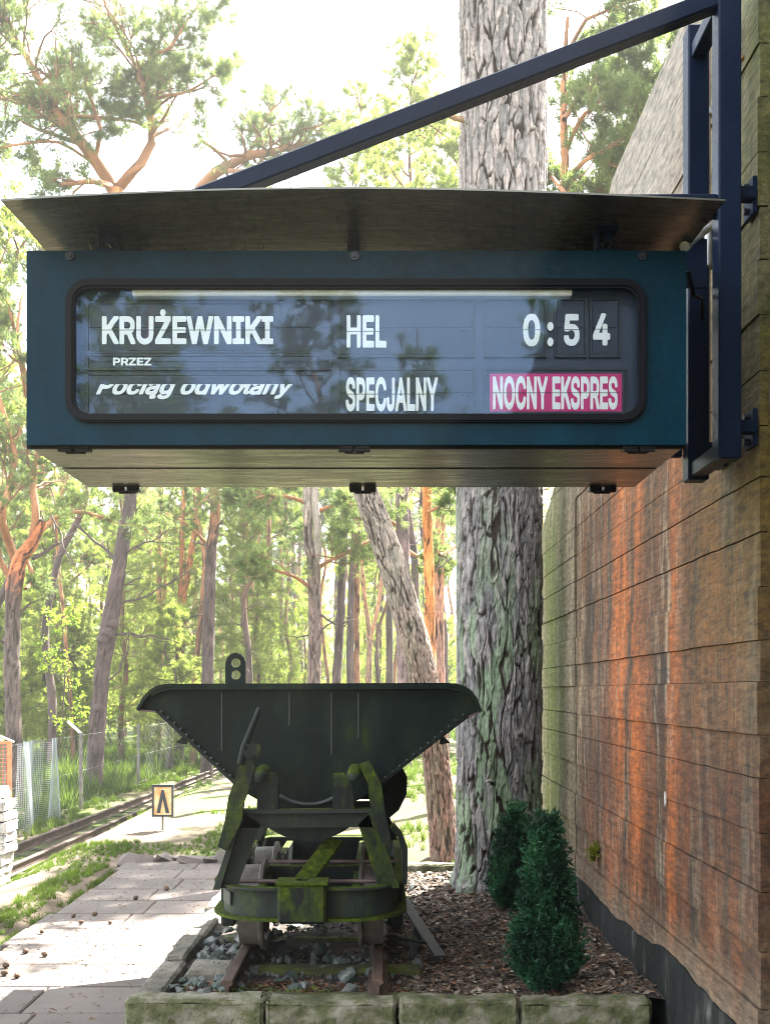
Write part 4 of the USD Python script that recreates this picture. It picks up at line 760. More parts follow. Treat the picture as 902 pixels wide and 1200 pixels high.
# straight pine with orange top left of centre
forest_pine('straight_pine', 'straight grey-brown pine with an orange upper stem left of the wagon tub', None, 30.0,
    [(242, 890), (243, 800), (245, 720), (247, 650), (252, 600), (250, 520), (242, 400), (235, 300), (233, 222)], [14, 13.5, 13, 12, 11, 11, 11, 10, 10], MAUVE, ORANGE, (5.2, 6.4), 103,
    boughs=[([(233, 224), (262, 197), (300, 180), (335, 173), (370, 164)], .17, .05, 30, 1.3), ([(285, 186), (300, 165), (310, 140), (330, 118)], .06, .02, 18, 1.0), ([(262, 198), (285, 200), (305, 192)], .08, .03, 4, .7),
            ([(330, 173), (360, 150), (385, 140)], .05, .02, 14, .9), ([(245, 640), (215, 612), (190, 600)], .05, .015, 10, 1.0), ([(252, 590), (300, 575), (340, 565)], .06, .02, 16, 1.2)],
    dead=[(246, 640, 210, 610, .03), (244, 720, 200, 735, .02), (250, 620, 275, 615, .03)])
# forked pine
forest_pine('forked_pine', 'grey pine forking in two just below the board, left of the leaning trunk', None, 24.0,
    [(368, 900), (368, 800), (369, 740), (368, 690), (367, 660), (361, 630), (360, 575), (352, 470)], [15, 14.5, 14, 13.5, 14, 10, 9, 7], (.14, .098, .08), PALE, (4, 6), 104,
    boughs=[([(368, 668), (400, 650), (440, 632)], .05, .015, 14, 1.0), ([(365, 690), (335, 672), (300, 665)], .05, .015, 12, 1.0), ([(360, 590), (320, 580), (290, 590)], .05, .015, 16, 1.1), ([(372, 600), (405, 590), (430, 600)], .05, .015, 12, .9)],
    dead=[(370, 720, 430, 730, .03), (369, 760, 392, 700, .03), (365, 740, 330, 770, .02)], fork=[([(368, 664), (373, 630), (368, 575), (372, 470)], .10, .07, PALE)])
forest_pine('slender_pine', 'slender grey-brown pine leaning right, next to the forked pine', None, 27.0,
    [(392, 890), (394, 800), (398, 740), (402, 650), (404, 600), (408, 540), (412, 440)], [10, 9.5, 9, 9, 8, 8, 6], MAUVE, ORANGE, (5.5, 7), 105, boughs=[([(402, 650), (385, 635), (360, 640)], .04, .012, 9, .9), ([(404, 600), (425, 585), (440, 560)], .04, .012, 9, .9)], dead=[(398, 735, 425, 700, .02)])
forest_pine('thin_red_pine', 'thin straight red-brown pine stem just left of the leaning trunk', None, 25.0,
    [(418, 900), (418, 800), (418, 700), (419, 620), (420, 560), (421, 440)], [6, 6, 5.5, 5.5, 5, 4], RED, RED, (50, 60), 106, boughs=[([(419, 640), (440, 632), (455, 640)], .03, .01, 7, .7)])
forest_pine('mauve_pine', 'purple-grey pine behind the leaning trunk below the board', None, 21.0,
    [(474, 900), (473, 760), (472, 660), (471, 575), (470, 450)], [15, 14.5, 14, 13.5, 12], (.13, .09, .085), PALE, (7, 9), 107, boughs=[([(472, 640), (500, 655), (525, 650)], .04, .012, 10, .8), ([(470, 620), (440, 600), (410, 590)], .04, .012, 12, .9)], dead=[(474, 650, 480, 660, .05), (472, 640, 500, 630, .02)])
forest_pine('orange_pine', 'bright orange straight pine stem between the leaning trunk and the scaly pine', None, 18.0,
    [(506, 910), (505, 800), (503, 700), (501, 620), (500, 570), (499, 440)], [11, 11, 10.5, 10.5, 10.5, 10], (.30, .115, .05), (.42, .145, .04), (1.5, 3.2), 108, boughs=[([(500, 600), (520, 590), (535, 580)], .03, .01, 7, .6)], dead=[(502, 680, 525, 640, .02), (503, 720, 480, 690, .015)])
forest_pine('dull_orange_pine', 'duller orange-brown pine stem just right of the bright orange one', None, 21.0,
    [(516, 900), (515, 800), (514, 720), (515, 640), (517, 570), (517, 440)], [12, 11.5, 11, 10, 9, 8], (.2, .105, .075), (.32, .15, .08), (2, 5), 109, boughs=[([(515, 650), (535, 640), (560, 620)], .03, .01, 7, .7)])
# twin leaning orange stems, left of centre
forest_pine('twin_stem_pine', 'far pair of leaning orange stems left of the straight pine', None, 38.0,
    [(208, 880), (210, 800), (209, 745), (215, 700), (224, 650), (231, 600), (234, 540)], [9, 8, 7, 6.5, 6, 5.5, 5], MAUVE, (.40, .155, .06), (2.5, 3.6), 110,
    boughs=[([(231, 600), (245, 580), (262, 570)], .05, .02, 12, 1.2)], fork=[([(209, 745), (211, 700), (213, 650), (216, 570)], .085, .07, (.38, .14, .055))])
forest_pine('pale_orange_pine', 'far pine with two pale orange stems right of the knotty pine', None, 40.0,
    [(186, 880), (187, 760), (187, 700), (186, 640), (190, 560)], [8, 7, 6.5, 6, 5], (.22, .12, .085), (.42, .21, .12), (2.4, 4.5), 111, boughs=[([(187, 640), (170, 620), (150, 610)], .05, .02, 12, 1.2)], fork=[([(189, 775), (192, 720), (194, 660), (196, 600)], .06, .05, (.32, .13, .06))])
forest_pine('pink_forked_pine', 'far pinkish pine forking low, seen between the thin red stem and leaning trunk', None, 36.0,
    [(431, 880), (432, 800), (433, 750), (427, 700), (424, 660), (420, 600)], [7, 6.5, 6, 4.5, 4, 3], (.26, .15, .11), (.38, .19, .1), (2.5, 5), 112, fork=[([(433, 750), (442, 715), (447, 680), (452, 620)], .07, .05, (.36, .18, .1))], boughs=[([(440, 690), (455, 670), (465, 660)], .03, .01, 6, .8)])
# pine crown right of the scaly trunk, above the board
forest_pine('right_crown_pine', 'pine whose soft green crown shows between the scaly trunk and the wall top', None, 17.0,
    [(668, 930), (668, 700), (667, 500), (664, 300), (662, 200), (660, 120), (665, 20)], [15, 14, 13, 10, 8, 6, 3], GREY, ORANGE, (4, 7), 113,
    boughs=[([(664, 210), (700, 180), (745, 150), (775, 140)], .04, .012, 38, .9), ([(662, 180), (690, 130), (720, 100), (760, 70)], .04, .012, 38, .9), ([(664, 230), (640, 200), (622, 190)], .04, .012, 12, .6), ([(661, 140), (690, 90), (705, 60)], .04, .012, 14, .7), ([(664, 260), (700, 230), (730, 215)], .04, .012, 34, .9), ([(665, 60), (690, 20), (745, 0), (770, -20)], .035, .01, 24, .8), ([(666, 330), (640, 320), (610, 300)], .05, .012, 12, .8), ([(664, 250), (640, 235), (625, 222)], .03, .01, 12, .6)], needle=(.15, 9, .011))

# generic trees, each kind built once then set out as copies
def young_tree(seed, H, R, name, label, mat, loc, group, dens=1.0, stem=RED, bare=.12):
    t = Tree(seed); n = 7; sp_ = np.array([[t.rng.normal(0, .03) * k, t.rng.normal(0, .03) * k, H * k / n] for k in range(n + 1)])
    tr = bark_tube(sp_, np.linspace(.055 + H * .004, .012, n + 1), 10, 24, .12, .008, stem, stem, seed, front=False)
    z = H * bare; k = 0
    while z < H * .97:
        w = R * (1 - ((z / H - bare) / (1 - bare))) ** .75 + .15
        for q in range(5):
            an = k * 1.1 + q * 1.257 + t.rng.normal(0, .2); a = np.array([np.interp(z, sp_[:, 2], sp_[:, 0]), np.interp(z, sp_[:, 2], sp_[:, 1]), z]); L = w * t.rng.uniform(.6, 1.15)
            p = t.path(a, (math.cos(an), math.sin(an), .25), L, 5, .12, .03); t.limb(p, .014, .004, stem, 4)
            for h in range(int((4 + 4 * L) * dens)):
                u = t.rng.uniform(.2, 1.0) * 5; i = min(int(u), 4); a2 = p[i] + (p[i + 1] - p[i]) * (u - i); t.spray(a2, (p[i + 1] - p[i]) / L * 4 + t.rng.normal(0, .6, 3), L * .32 + .10, .005, stem, 7)
        z += .34 + .02 * H * t.rng.uniform(.5, 1.2); k += 1
    th = t.finish(name, label, (0, 0, 0), tr, .14, 9, .012, mat, group)
    UsdGeom.Xform(th.prim).ClearXformOpOrder(); x = UsdGeom.Xform(th.prim); x.GetPrim().RemoveProperty('xformOp:translate'); x.AddTranslateOp(opSuffix='place').Set(Gf.Vec3d(*map(float, loc)))
    return th.path
def tall_pine(seed, H, loc, label, group, crown=.55):
    t = Tree(seed); n = 8; sp_ = np.array([[t.rng.normal(0, .05) * k, t.rng.normal(0, .05) * k, H * k / n] for k in range(n + 1)])
    tr = bark_tube(sp_, np.linspace(.15, .03, n + 1), 14, 60, .12, .014, MAUVE, ORANGE, seed, (H * .3, H * .5), front=False)
    for k in range(26):
        z = H * (crown + (1 - crown) * (k + .5) / 26); an = k * 2.4 + t.rng.normal(0, .3); L = (2.6 - 2.0 * (z / H - crown) / (1 - crown)) * t.rng.uniform(.6, 1.1)
        a = np.array([np.interp(z, sp_[:, 2], sp_[:, 0]), np.interp(z, sp_[:, 2], sp_[:, 1]), z]); t.bough(t.path(a, (math.cos(an), math.sin(an), .3), L, 6, .16, .05), .045, .012, RED, 6, .9, 21)
    for k in range(8):
        z = H * (.22 + .3 * k / 8); a = np.array([np.interp(z, sp_[:, 2], sp_[:, 0]), np.interp(z, sp_[:, 2], sp_[:, 1]), z]); an = k * 2.1; t.dead(a, (math.cos(an), math.sin(an), .1), 1.2, .02, MAUVE)
    th = t.finish('tall_pine', label, (0, 0, 0), tr, .20, 8, .018, 'pine_needles', group)
    x = UsdGeom.Xform(th.prim); x.ClearXformOpOrder(); x.GetPrim().RemoveProperty('xformOp:translate'); x.AddTranslateOp(opSuffix='place').Set(Gf.Vec3d(*map(float, loc)))
    return th.path
rng = np.random.default_rng(77)
LY, GY = 'young bright green conifer of the undergrowth in the sunlit wood', 'young conifers of the wood'
def spot(px, D): x = (px - CX) * D / F; return (x, D, float(gz(x, D)) - .05)
yk = [young_tree(200, 7.5, 1.5, 'young_conifer', LY, 'young_needles', spot(60, 34), GY), young_tree(201, 9.5, 1.8, 'young_conifer', LY, 'young_needles', spot(300, 38), GY), young_tree(202, 5.0, 1.3, 'young_conifer', LY, 'young_needles', spot(200, 33), GY, stem=MAUVE), young_tree(203, 3.2, 1.1, 'young_conifer', LY, 'young_needles', spot(30, 38), GY, bare=.05)]
spots = [(-40, 32), (20, 38), (85, 34), (165, 42), (215, 38), (265, 45), (350, 46), (445, 44), (525, 40), (105, 46), (45, 50), (235, 52), (310, 54), (420, 54), (500, 50), (160, 56), (0, 54), (75, 58), (375, 60), (285, 37), (10, 32), (150, 36), (-60, 48), (340, 64), (190, 64), (120, 68), (440, 68), (30, 70), (270, 72), (520, 68), (605, 34), (640, 30), (572, 42), (625, 46)]
for k, (px, D) in enumerate(spots):
    copy_of(yk[[0, 1, 2, 1, 0, 3][k % 6]], 'young_conifer', LY, 'tree', spot(px + rng.uniform(-8, 8), D), rng.uniform(0, 360), rng.uniform(.8, 1.25), GY)
LT, GT = 'tall thin pine with a high crown standing deep in the sunlit wood', 'tall pines deep in the wood'
def sapling(seed, H, R, loc):
    t = Tree(seed); p = t.path((0, 0, 0), (0, 0, 1), H, 6, .06, .1); t.limb(p, .028, .008, MAUVE, 6)
    for k in range(26):
        z = t.rng.uniform(.15, 1.0) * 6; i = min(int(z), 5); a = p[i] + (p[i + 1] - p[i]) * (z - i); an = k * 2.4; L = R * t.rng.uniform(.5, 1.1) * (1.15 - .6 * z / 6)
        m = t.path(a, (math.cos(an), math.sin(an), .45), L, 5, .16, .03); t.limb(m, .009, .003, MAUVE, 4)
        for h in range(5): u = t.rng.uniform(.3, 1) * 5; i = min(int(u), 4); t.spray(m[i], m[i + 1] - m[i] + t.rng.normal(0, .1, 3), L * .35, .003, MAUVE, 9)
    th = t.finish('broadleaf_sapling', LS, (0, 0, 0), None, .06, 4, .034, 'spring_leaf', GS, 1.0)
    x = UsdGeom.Xform(th.prim); x.ClearXformOpOrder(); x.GetPrim().RemoveProperty('xformOp:translate'); x.AddTranslateOp(opSuffix='place').Set(Gf.Vec3d(*map(float, loc)))
    return th.path
LS, GS = 'leafy lime-green broadleaf sapling glowing against the light in the wood', 'broadleaf saplings of the wood'
sk = [sapling(260, 5.0, 1.5, spot(140, 46)), sapling(261, 3.2, 1.3, spot(128, 52)), sapling(262, 6.5, 1.8, spot(335, 50))]
for k, (px, D) in enumerate([(70, 30), (225, 50), (490, 52), (0, 48), (80, 54)]):
    copy_of(sk[k % 3], 'broadleaf_sapling', LS, 'tree', spot(px + rng.uniform(-6, 6), D), rng.uniform(0, 360), rng.uniform(.75, 1.25), GS)
# pines whose tops stand above the board, between the stay and the scaly trunk
for k, (px, top, D, lab) in enumerate(((480, 62, 30, 'tall light green pine whose top shows above the board, left of the scaly trunk'), (415, 110, 33, 'light green pine top above the board, below the slanted stay'), (520, 120, 27, 'light green pine close behind the scaly trunk, seen above the canopy'), (450, 150, 36, 'lower light green pine top seen between two taller ones above the canopy'), (60, 245, 30, 'light green pine behind the left end of the board'), (-15, 200, 27, 'light green pine cut by the left picture edge beside the board'))):
    t = Tree(320 + k); b0 = spot(px, D); H = CZ + (HY - top) * D / F - b0[2]; sp_ = np.array([[b0[0] + t.rng.normal(0, .08) * j, D + t.rng.normal(0, .05) * j, b0[2] + H * j / 8] for j in range(9)])
    trk_ = bark_tube(sp_, np.linspace(.13, .015, 9), 12, 60, .12, .012, MAUVE, RED, 320 + k, (5, 9), front=False)
    for j in range(34):
        z = H * (.52 + .47 * j / 34); an = j * 2.4 + t.rng.normal(0, .3); L = (.35 + 2.0 * (1 - (z / H - .5) / .5) ** .8) * t.rng.uniform(.7, 1.1)
        a = np.array([np.interp(z + b0[2], sp_[:, 2], sp_[:, 0]), np.interp(z + b0[2], sp_[:, 2], sp_[:, 1]), z + b0[2]]); t.bough(t.path(a, (math.cos(an), math.sin(an), .75), L, 6, .12, .08), .03, .008, RED, 6, .75, 21)
    t.finish('tall_pine', lab, b0, trk_, .15, 8, .013, 'young_needles')
tk_ = [tall_pine(300, 15, spot(290, 40), LT, GT, .5), tall_pine(301, 18, spot(445, 44), LT, GT, .55), tall_pine(302, 13, spot(60, 38), LT, GT, .45)]
for k, (px, D) in enumerate([(480, 44), (330, 52), (40, 56), (230, 58), (345, 70), (160, 64)]):
    copy_of(tk_[k % 3], 'tall_pine', LT, 'tree', spot(px + rng.uniform(-5, 5), D), rng.uniform(0, 360), rng.uniform(.9, 1.15), GT)
LN, GN = 'slim bare pine stem standing deep in the sunlit wood', 'slim bare stems of the wood'
nk = []
for k in range(3):
    t = Tree(340 + k); H = (9, 12, 10)[k]; sp_ = np.array([[t.rng.normal(0, .05) * j, t.rng.normal(0, .05) * j, H * j / 7] for j in range(8)]); loc = spot((57, 463, 120)[k], (34, 38, 40)[k])
    trk_ = bark_tube(sp_, np.linspace(.085, .03, 8), 10, 50, .1, .008, (MAUVE, RED, (.12, .075, .055))[k], (RED, ORANGE, RED)[k], 340 + k, (2, 6), front=False)
    for j in range(14): z = H * (.12 + .8 * j / 14); an = j * 2.4; a = np.array([np.interp(z, sp_[:, 2], sp_[:, 0]), np.interp(z, sp_[:, 2], sp_[:, 1]), z]); t.dead(a, (math.cos(an), math.sin(an), .2), .8, .012, MAUVE)
    for j in range(8): z = H * (.72 + .27 * j / 8); an = j * 2.4; a = np.array([np.interp(z, sp_[:, 2], sp_[:, 0]), np.interp(z, sp_[:, 2], sp_[:, 1]), z]); t.bough(t.path(a, (math.cos(an), math.sin(an), .4), 1.1, 6, .16, .05), .02, .006, RED, 4, .5, 14)
    th_ = t.finish('slim_pine', LN, (0, 0, 0), trk_, .15, 7, .014, 'young_needles', GN); x = UsdGeom.Xform(th_.prim); x.ClearXformOpOrder(); x.GetPrim().RemoveProperty('xformOp:translate'); x.AddTranslateOp(opSuffix='place').Set(Gf.Vec3d(*map(float, loc))); nk.append(th_.path)
for k, (px, D) in enumerate([(42, 38), (85, 32), (72, 46), (140, 44), (100, 50), (170, 46), (222, 42), (230, 36), (265, 48), (290, 33), (300, 52), (325, 42), (340, 56), (385, 44), (410, 50), (445, 34), (455, 48), (480, 42), (528, 36), (28, 50), (150, 56), (205, 54), (250, 60), (375, 62), (430, 58), (525, 50), (5, 44), (-20, 40)]):
    copy_of(nk[k % 3], 'slim_pine', LN, 'tree', spot(px + rng.uniform(-4, 4), D), rng.uniform(0, 360), rng.uniform(.85, 1.3), GN, (rng.normal(0, 2.2), rng.normal(0, 2.2)))
# trees behind the photographer, mirrored in the pane
LB, GB = 'tall pine behind the viewer, mirrored in the window of the board', 'pines mirrored in the pane'
for k, (x, y) in enumerate(((-7, -24), (-2.2, -30), (9, -24))):
    copy_of(tk_[k % 3], 'tall_pine', LB, 'tree', (x, y, -.1), k * 77, 1.0, GB)
for k, (x, y) in enumerate(((-7, -12), (-3.5, -10.5), (-.8, -14.5), (3, -12), (5, -17), (-10, -15), (-5.5, -16), (0.8, -17.5), (8, -13.5), (-13, -17))):
    copy_of(yk[k % 2], 'young_conifer', 'young conifer behind the viewer, mirrored in the window of the board', 'tree', (x, y, -.1), k * 57, 1.0, 'conifers mirrored in the pane')
# shrubs that close the view low down, and the far wood as one mass
pi = UsdGeom.PointInstancer.Define(stage, '/World/far_wood'); tag(pi.GetPrim(), 'far bright green wood closing the view behind all other trees', 'wood', kind='stuff')
pi.CreatePrototypesRel().SetTargets([Sdf.Path(p) for p in (yk[0], yk[1], tk_[0], tk_[1])])
pos, idx, ori, sca = [], [], [], []
for k in range(300):
    D = rng.uniform(66, 150); x = rng.uniform(-.62, .45) * D; pos.append((x, D, float(gz(x, D)) - .1)); idx.append(int(rng.choice([0, 0, 1, 1, 1, 2, 3]))); a = rng.uniform(0, math.pi); ori.append(Gf.Quath(math.cos(a), 0, 0, math.sin(a))); sca.append((s_ := float(rng.uniform(.9, 1.5)), s_, s_))
# prototypes carry their own place: put the copies relative to it
pl = {i: np.array(UsdGeom.Xformable(stage.GetPrimAtPath(p)).GetLocalTransformation().ExtractTranslation()) for i, p in enumerate((yk[0], yk[1], tk_[0], tk_[1]))}
cls = []
for i, p in enumerate((yk[0], yk[1], tk_[0], tk_[1])):
    q = f'/World/far_wood/wood_tree{"" if i == 0 else "_%03d" % i}'; x = UsdGeom.Xform.Define(stage, q); x.GetPrim().GetReferences().AddInternalReference(p); x.ClearXformOpOrder(); cls.append(Sdf.Path(q))
    for key in ('label', 'category', 'group'): x.GetPrim().SetCustomDataByKey(key, '')
pi.GetPrototypesRel().SetTargets(cls)
pi.CreatePositionsAttr(pos); pi.CreateProtoIndicesAttr(idx); pi.CreateOrientationsAttr(ori); pi.CreateScalesAttr(sca)

# clipped cypresses in the bed
def cypress(label, base, H, R, seed, n):
    r = np.random.default_rng(seed); t = Thing('dwarf_cypress', label, 'shrub', base)
    h = r.beta(1.0, 1.3, n); prof = np.interp(h, [0, .08, .3, .6, .85, 1], [.72, 1.0, .86, .44, .13, .01])
    an = r.uniform(0, 2 * np.pi, n); lump = .62 + .62 * meshkit.fbm(np.stack([np.cos(an) * 2.6, np.sin(an) * 2.6, h * 7], 1) + seed, 3, seed)
    # upright sprays: each a small fan of leaf clusters standing off the bush
    rad = R * prof * lump * r.uniform(.80, 1.10, n); c0 = np.stack([np.cos(an) * rad, np.sin(an) * rad, .03 + h * H * .93], 1) + base
    d0 = np.stack([np.cos(an) * .55, np.sin(an) * .55, np.full(n, .9)], 1) + r.normal(0, .18, (n, 3)); d0 /= np.linalg.norm(d0, axis=1, keepdims=True)
    q = np.repeat(np.linspace(0, 1, 5)[None], n, 0).reshape(-1, 1); L = np.repeat(r.uniform(.055, .125, n), 5)[:, None]
    c = np.repeat(c0, 5, 0) + np.repeat(d0, 5, 0) * L * q; d = np.repeat(d0, 5, 0)
    t.add('foliage', needles(c, d, .026, 7, .0085, r, 1.1), 'cypress_leaf')
    core = trimesh.creation.revolve(np.array([(0, .02), (R * .5, .04), (R * .72, H * .3), (R * .55, H * .6), (R * .28, H * .85), (0, H * .97)]), sections=14); core.apply_translation(base); t.add('inner_twigs', core, 'cypress_leaf')
    t.add('stem', tube([np.array(base) + [0, 0, -.03], np.array(base) + [0, 0, .2]], .014, 8), 'bark', True, col=np.tile(MAUVE, (18, 1)))
cypress('nearer dark green dwarf cypress standing free between wagon and wall', np.array([(640 - CX) * 4.9 / F, 4.9, .14]), .75, .110, 5, 900)
cypress('farther dark dwarf cypress pressed against the scaly pine trunk', np.array([(603 - CX) * 6.7 / F, 6.7, .14]), .60, .120, 6, 700)
r = np.random.default_rng(12); c = np.tile([XW - .01, 6.25, CZ - .915], (10, 1)) + r.normal(0, .03, (10, 3)) * (.3, 1, 1); d = np.tile([-.8, -.3, .6], (10, 1)) + r.normal(0, .5, (10, 3))
one('wall_fern', needles(c, d, .07, 9, .012, r), 'fern_leaf', 'small yellow-green fern growing out of the concrete wall low down', 'fern')
one('bed_moss', flakes(900, (-.9, .3), (4.72, 4.95), .012, 83, lambda x, y: bedz(x, y) + .008 + .03 * (meshkit.noise(np.stack([x * 9, y * 9, 0 * x], -1), 4) > .62) - .02, .015, .5), 'moss_green', 'yellow-green moss tufts behind the front kerb', 'moss', kind='stuff')

# grass
gp = UsdGeom.PointInstancer.Define(stage, '/World/grass'); tag(gp.GetPrim(), 'bright green grass tufts beside the path, the track and under the fence', 'grass', kind='stuff')
pr = []
for k in range(3):
    r = np.random.default_rng(400 + k); n = 16; c = r.normal(0, .03, (n, 3)) * (1, 1, 0); d = r.normal(0, .35, (n, 3)) + [0, 0, 1.3]
    put(f'/World/grass/grass_tuft{"" if k == 0 else "_%03d" % k}', needles(c, d, .13 + .05 * k, 2, .008, r, .4), 'grass_blade'); pr.append(Sdf.Path(f'/World/grass/grass_tuft{"" if k == 0 else "_%03d" % k}'))
gp.CreatePrototypesRel().SetTargets(pr)
pos, idx, ori, sca = [], [], [], []
def sow(n, xr, yr, s=(.6, 1.2), patch=.0):
    for k in range(n):
        x, y = rng.uniform(*xr), rng.uniform(*yr)
        if patch and meshkit.fbm(np.array([[x * .9, y * .5, 3.0]]), 3, 21)[0] < patch: continue
        pos.append((x, y, float(gz(x, y)))); idx.append(int(rng.integers(3))); a = rng.uniform(0, math.pi); ori.append(Gf.Quath(math.cos(a), 0, 0, math.sin(a))); v = float(rng.uniform(*s)); sca.append((v, v, v * float(rng.uniform(.8, 1.3))))
sow(1100, (-2.62, -2.22), (5.0, 9.5), (.12, .30)); sow(3000, (-3.8, -2.4), (5.5, 11.5), (.10, .24), .50); sow(2600, (-3.0, -.8), (10.1, 13.5), (.10, .26), .44); sow(1700, (-7, -5.5), (14, 34), (.35, .8), .35); sow(1200, (-4.0, -1.0), (13, 30), (.2, .5), .54); sow(1200, (.0, 3), (9.8, 26), (.35, .8), .42); sow(2600, (-14, -6.2), (18, 45), (1.2, 2.6), .4); sow(2000, (-6, 6), (28, 60), (1.0, 2.4), .5); sow(120, (-4.95, -4.5), (13, 30), (.2, .4), .45)
gp.CreatePositionsAttr(pos); gp.CreateProtoIndicesAttr(idx); gp.CreateOrientationsAttr(ori); gp.CreateScalesAttr(sca)

# ------------------------------------------------------------------ the second track, its sign, the fence
tr2 = Thing('railway_track', 'narrow rusty track running away to the left of the paved path', 'railway track', (-4.9, 14.4, -.7))
d2 = np.array([.43 / 14.6, 1.0]); d2 /= np.linalg.norm(d2); nrm = np.array([d2[1], -d2[0]])
c2 = np.array([-4.90, 14.4])
def tpt(t, o): q = c2 + d2 * t + nrm * o; return np.array([q[0], q[1], 0])
TZ = CZ - 2.15
for s in (-1, 1):
    m = rail_mesh(0, -6, 40, TZ, .13, .036); v = np.array(m.vertices); o = v[:, 0] + s * .30
    m.vertices = np.stack([c2[0] + d2[0] * v[:, 1] + nrm[0] * o, c2[1] + d2[1] * v[:, 1] + nrm[1] * o, v[:, 2]], 1); tr2.add('rail', m, 'rail_rust')
rng = np.random.default_rng(31)
for k in range(60):
    t_ = -5.5 + k * .62; L = rng.uniform(.46, .60); a, b = tpt(t_, -.55), tpt(t_, L + .03); b[2] = TZ - .17 + rng.uniform(-.01, .012); a[2] = b[2] - .07
    tr2.add('sleeper', beam(a, b, .13 + rng.uniform(-.02, .02), .09, .01), 'sleeper_wood')
sg = Thing('track_sign', 'small orange board with a black upturned V on a stake by the path', 'sign', P(190.5, 975, 11.9))
D = 11.9
sg.add('sign_frame', ext(rect(178, 920, 203.5, 957.5, D).difference(rect(180.4, 922.4, 201.1, 955.1, D)), D - .012, D + .012), 'sign_black')
sg.add('sign_board', ext(rect(180, 922, 201.5, 955.5, D), D - .004, D + .008), 'orange_board')
sg.add('sign_mark', ext(pp([(183.5, 953), (189.3, 926), (192, 926), (198.5, 953), (194.2, 953), (190.7, 936), (187.6, 953)], D), D - .008, D - .002), 'sign_black', label='black upturned V')
sg.add('stake', bx(P(190.5, 0, D)[0] - .011, P(190.5, 0, D)[0] + .011, D, D + .02, -.12, P(0, 957, D)[2], .002), 'fence_post')

fn = Thing('mesh_fence', 'wire mesh fence on dark posts with slanted arms beyond the track', 'fence', (-6.05, 22, -.74))
FX, zb = -6.05, -.84
posts = [(17.6, 1), (22.0, 1), (27.9, 0), (34.0, 0), (40.0, 0)]
for k, (yv, armd) in enumerate(posts):
    x = FX + (.02 if k == 1 else 0) - .15 * (k >= 2)
    p_ = fn.add('fence_post', tube([(x, yv, zb - .1), (x, yv, zb + 1.50)], .035, 8), 'fence_post')
    if armd: fn.add('post_arm', tube([(x, yv, zb + 1.48), (x - .26, yv, zb + 1.72)], .028, 8), 'pale_arm', parent=p_)
wires = []
for (a, b) in zip(posts[:-1], posts[1:]):
    L = b[0] - a[0]; H = 1.42; st = .2
    for k in range(int((L + H) / st)):
        for sgn in (1, -1):
            t0 = k * st - H; lo_t, hi_t = max(t0, 0), min(t0 + H, L)
            if hi_t - lo_t < .05: continue
            y0, y1 = (a[0] + lo_t, a[0] + hi_t); z0_, z1_ = zb + .03 + lo_t - t0, zb + .03 + hi_t - t0
            if sgn < 0: z0_, z1_ = zb + .03 + H - (lo_t - t0), zb + .03 + H - (hi_t - t0)
            wires.append(tube([(FX - .06, y0, z0_), (FX - .06, y1, z1_)], .0012, 3, False))
    for zz in (.05, .72, 1.43): wires.append(tube([(FX - .05, a[0], zb + zz), (FX - .05, b[0], zb + zz)], .003, 3, False))
fn.add('wire_mesh', wires, 'fence_wire', kind='stuff')
# bunched white netting hung over the fence
net = []
def netp(u, z): return np.array([FX + .08 + .10 * math.sin(u * 9 + z) - .04 * math.cos(u * 23), 17.9 + u * 2.3 + .22 * (1.2 - z) * math.sin(u * 6) * .5, zb + .02 + z * 1.40])
for k in range(70):
    u = k / 70
    if meshkit.noise(np.array([[u * 7, 0, 0]]), 2)[0] < .28: continue
    net.append(tube([netp(u + .01 * math.sin(z * 3), z) for z in np.linspace(0, 1.04, 9)], .0035, 3, False))
for k in range(42):
    z = k / 41; net.append(tube([netp(u, z) for u in np.linspace(0, 1, 30)], .0026, 3, False))
one('white_netting', net, 'net_white', 'bunched white netting draped over the wire fence', 'netting')
# pile of whitish stones at the left edge
pil = Thing('stone_pillar', 'stack of whitewashed stone blocks at the left picture edge by the track', 'pillar', (-4.55, 13.0, -.7))
rng = np.random.default_rng(41); z = -.80
Dp = 12.9; xr_ = P(11.5, 0, Dp)[0]
for k in range(9):
    h = rng.uniform(.10, .15); w = [.30, .32, .36, .40, .40, .41, .41, .38, .32][k]
    pil.add('stone_block', rough_box(xr_ - .5 + (w - .40) * .35, xr_ + (w - .40) * .8 + rng.uniform(-.015, .015), Dp - .2, Dp + .25, z, z + h - .006, .05, 130 + k, .06), 'white_stone', True)
    pil.add('stone_block', rough_box(xr_ - 1.0, xr_ - .51 + (w - .40) * .35, Dp - .2, Dp + .25, z, z + h - .006, .05, 150 + k, .06), 'white_stone', True); z += h
gt = Thing('orange_gate', 'orange wire panel in a rusty frame behind the whitewashed stones', 'gate', P(5, 930, 17.0))
Dg = 17.0; xg = P(10.5, 0, Dg)[0]; zg0, zg1 = -.74, P(0, 868, Dg)[2]
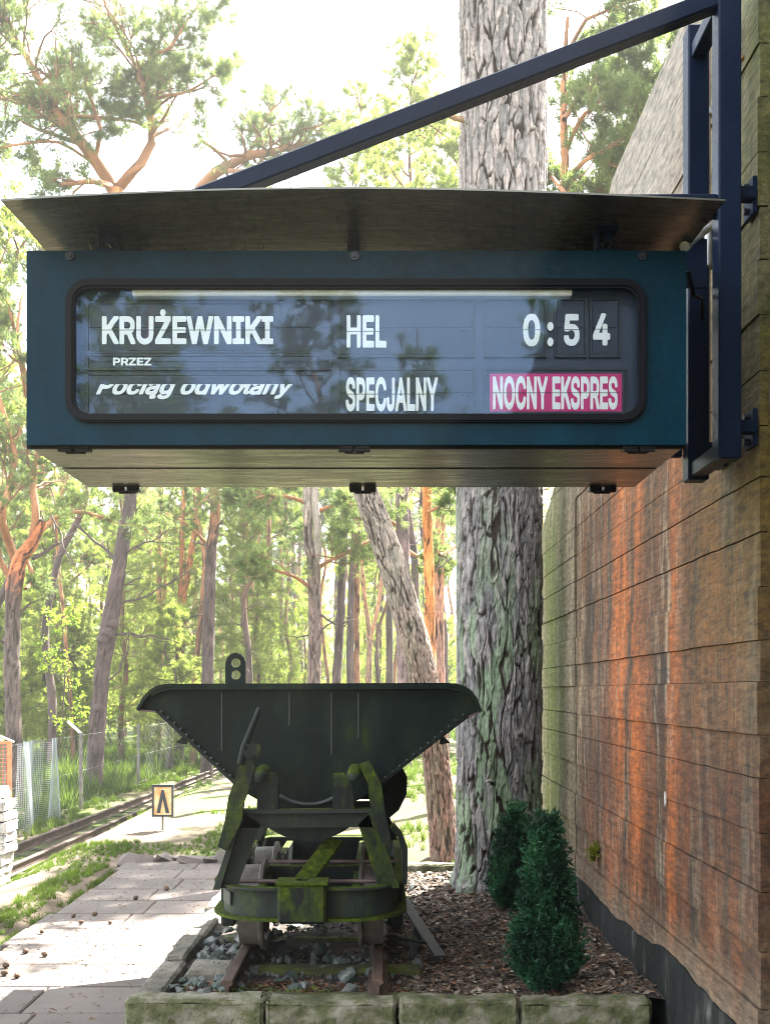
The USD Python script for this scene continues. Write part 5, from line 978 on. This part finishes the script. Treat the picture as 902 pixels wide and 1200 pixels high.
gt.add('gate_post', bx(xg - .03, xg + .03, Dg, Dg + .06, zg0, zg1, .005), 'orange_frame'); gt.add('gate_rail', bx(xg - 1.2, xg - .03, Dg + .01, Dg + .05, zg1 - .06, zg1 - .01, .004), 'orange_frame')
gw = [tube([(xg - 1.2 + k * .05, Dg + .03, zg0 + .1), (xg - 1.2 + k * .05, Dg + .03, zg1 - .05)], .005, 4, False) for k in range(24)] + [tube([(xg - 1.2, Dg + .035, zg0 + .1 + k * .06), (xg - .03, Dg + .035, zg0 + .1 + k * .06)], .005, 4, False) for k in range(22)]
gt.add('gate_mesh', gw, 'orange_frame', kind='stuff')
gt.add('barbed_strand', [tube([(xg - 1.0, Dg, zg1 + .32), (xg - .3, Dg, zg1 + .14), (xg + .08, Dg, zg1 - .02)], .018, 5)], 'pale_arm')

# pine cones on the path
def cone(r):
    m = trimesh.creation.icosphere(2, 1.0); v = np.array(m.vertices); v *= (1 + .28 * np.sin(np.arctan2(v[:, 1], v[:, 0]) * 5 + v[:, 2] * 8) * (1 - abs(v[:, 2])))[:, None]; m.vertices = v * (.013, .013, .020); return m
rng = np.random.default_rng(51)
LC, GC = 'brown pine cone lying on the paved path', 'pine cones on the path'
cs = [(111, 1073), (95, 1083), (129, 1083), (49, 1094), (30, 1117), (52, 1121), (7, 1134), (159, 1054), (195, 1043), (86, 1075), (5, 1143), (20, 1146)]
src = None
for px, py in cs:
    D = F * 1.475 / (py - HY); x = (px - CX) * D / F; loc = (x, D, .016 if x > -2.2 else float(gz(x, D)) + .015)
    if src is None:
        t = Thing('pine_cone', LC, 'pine cone', loc, GC); m = cone(rng); m.apply_transform(trimesh.transformations.rotation_matrix(1.4, [0, 1, 0])); m.apply_translation(loc); t.add('cone_body', m, 'cone_brown', True); src = t.path
    else: copy_of(src, 'pine_cone', LC, 'pine cone', loc, rng.uniform(0, 360), rng.uniform(.8, 1.25), GC)
LP = flakes(700, (-2.2, -1.1), (4.2, 9.6), .018, 91, lambda x, y: 0 * x + .004, .006, .08)
one('needle_litter', LP, 'leaf_litter_3', 'fallen brown needles scattered over the paving slabs', 'pine needles', kind='stuff')
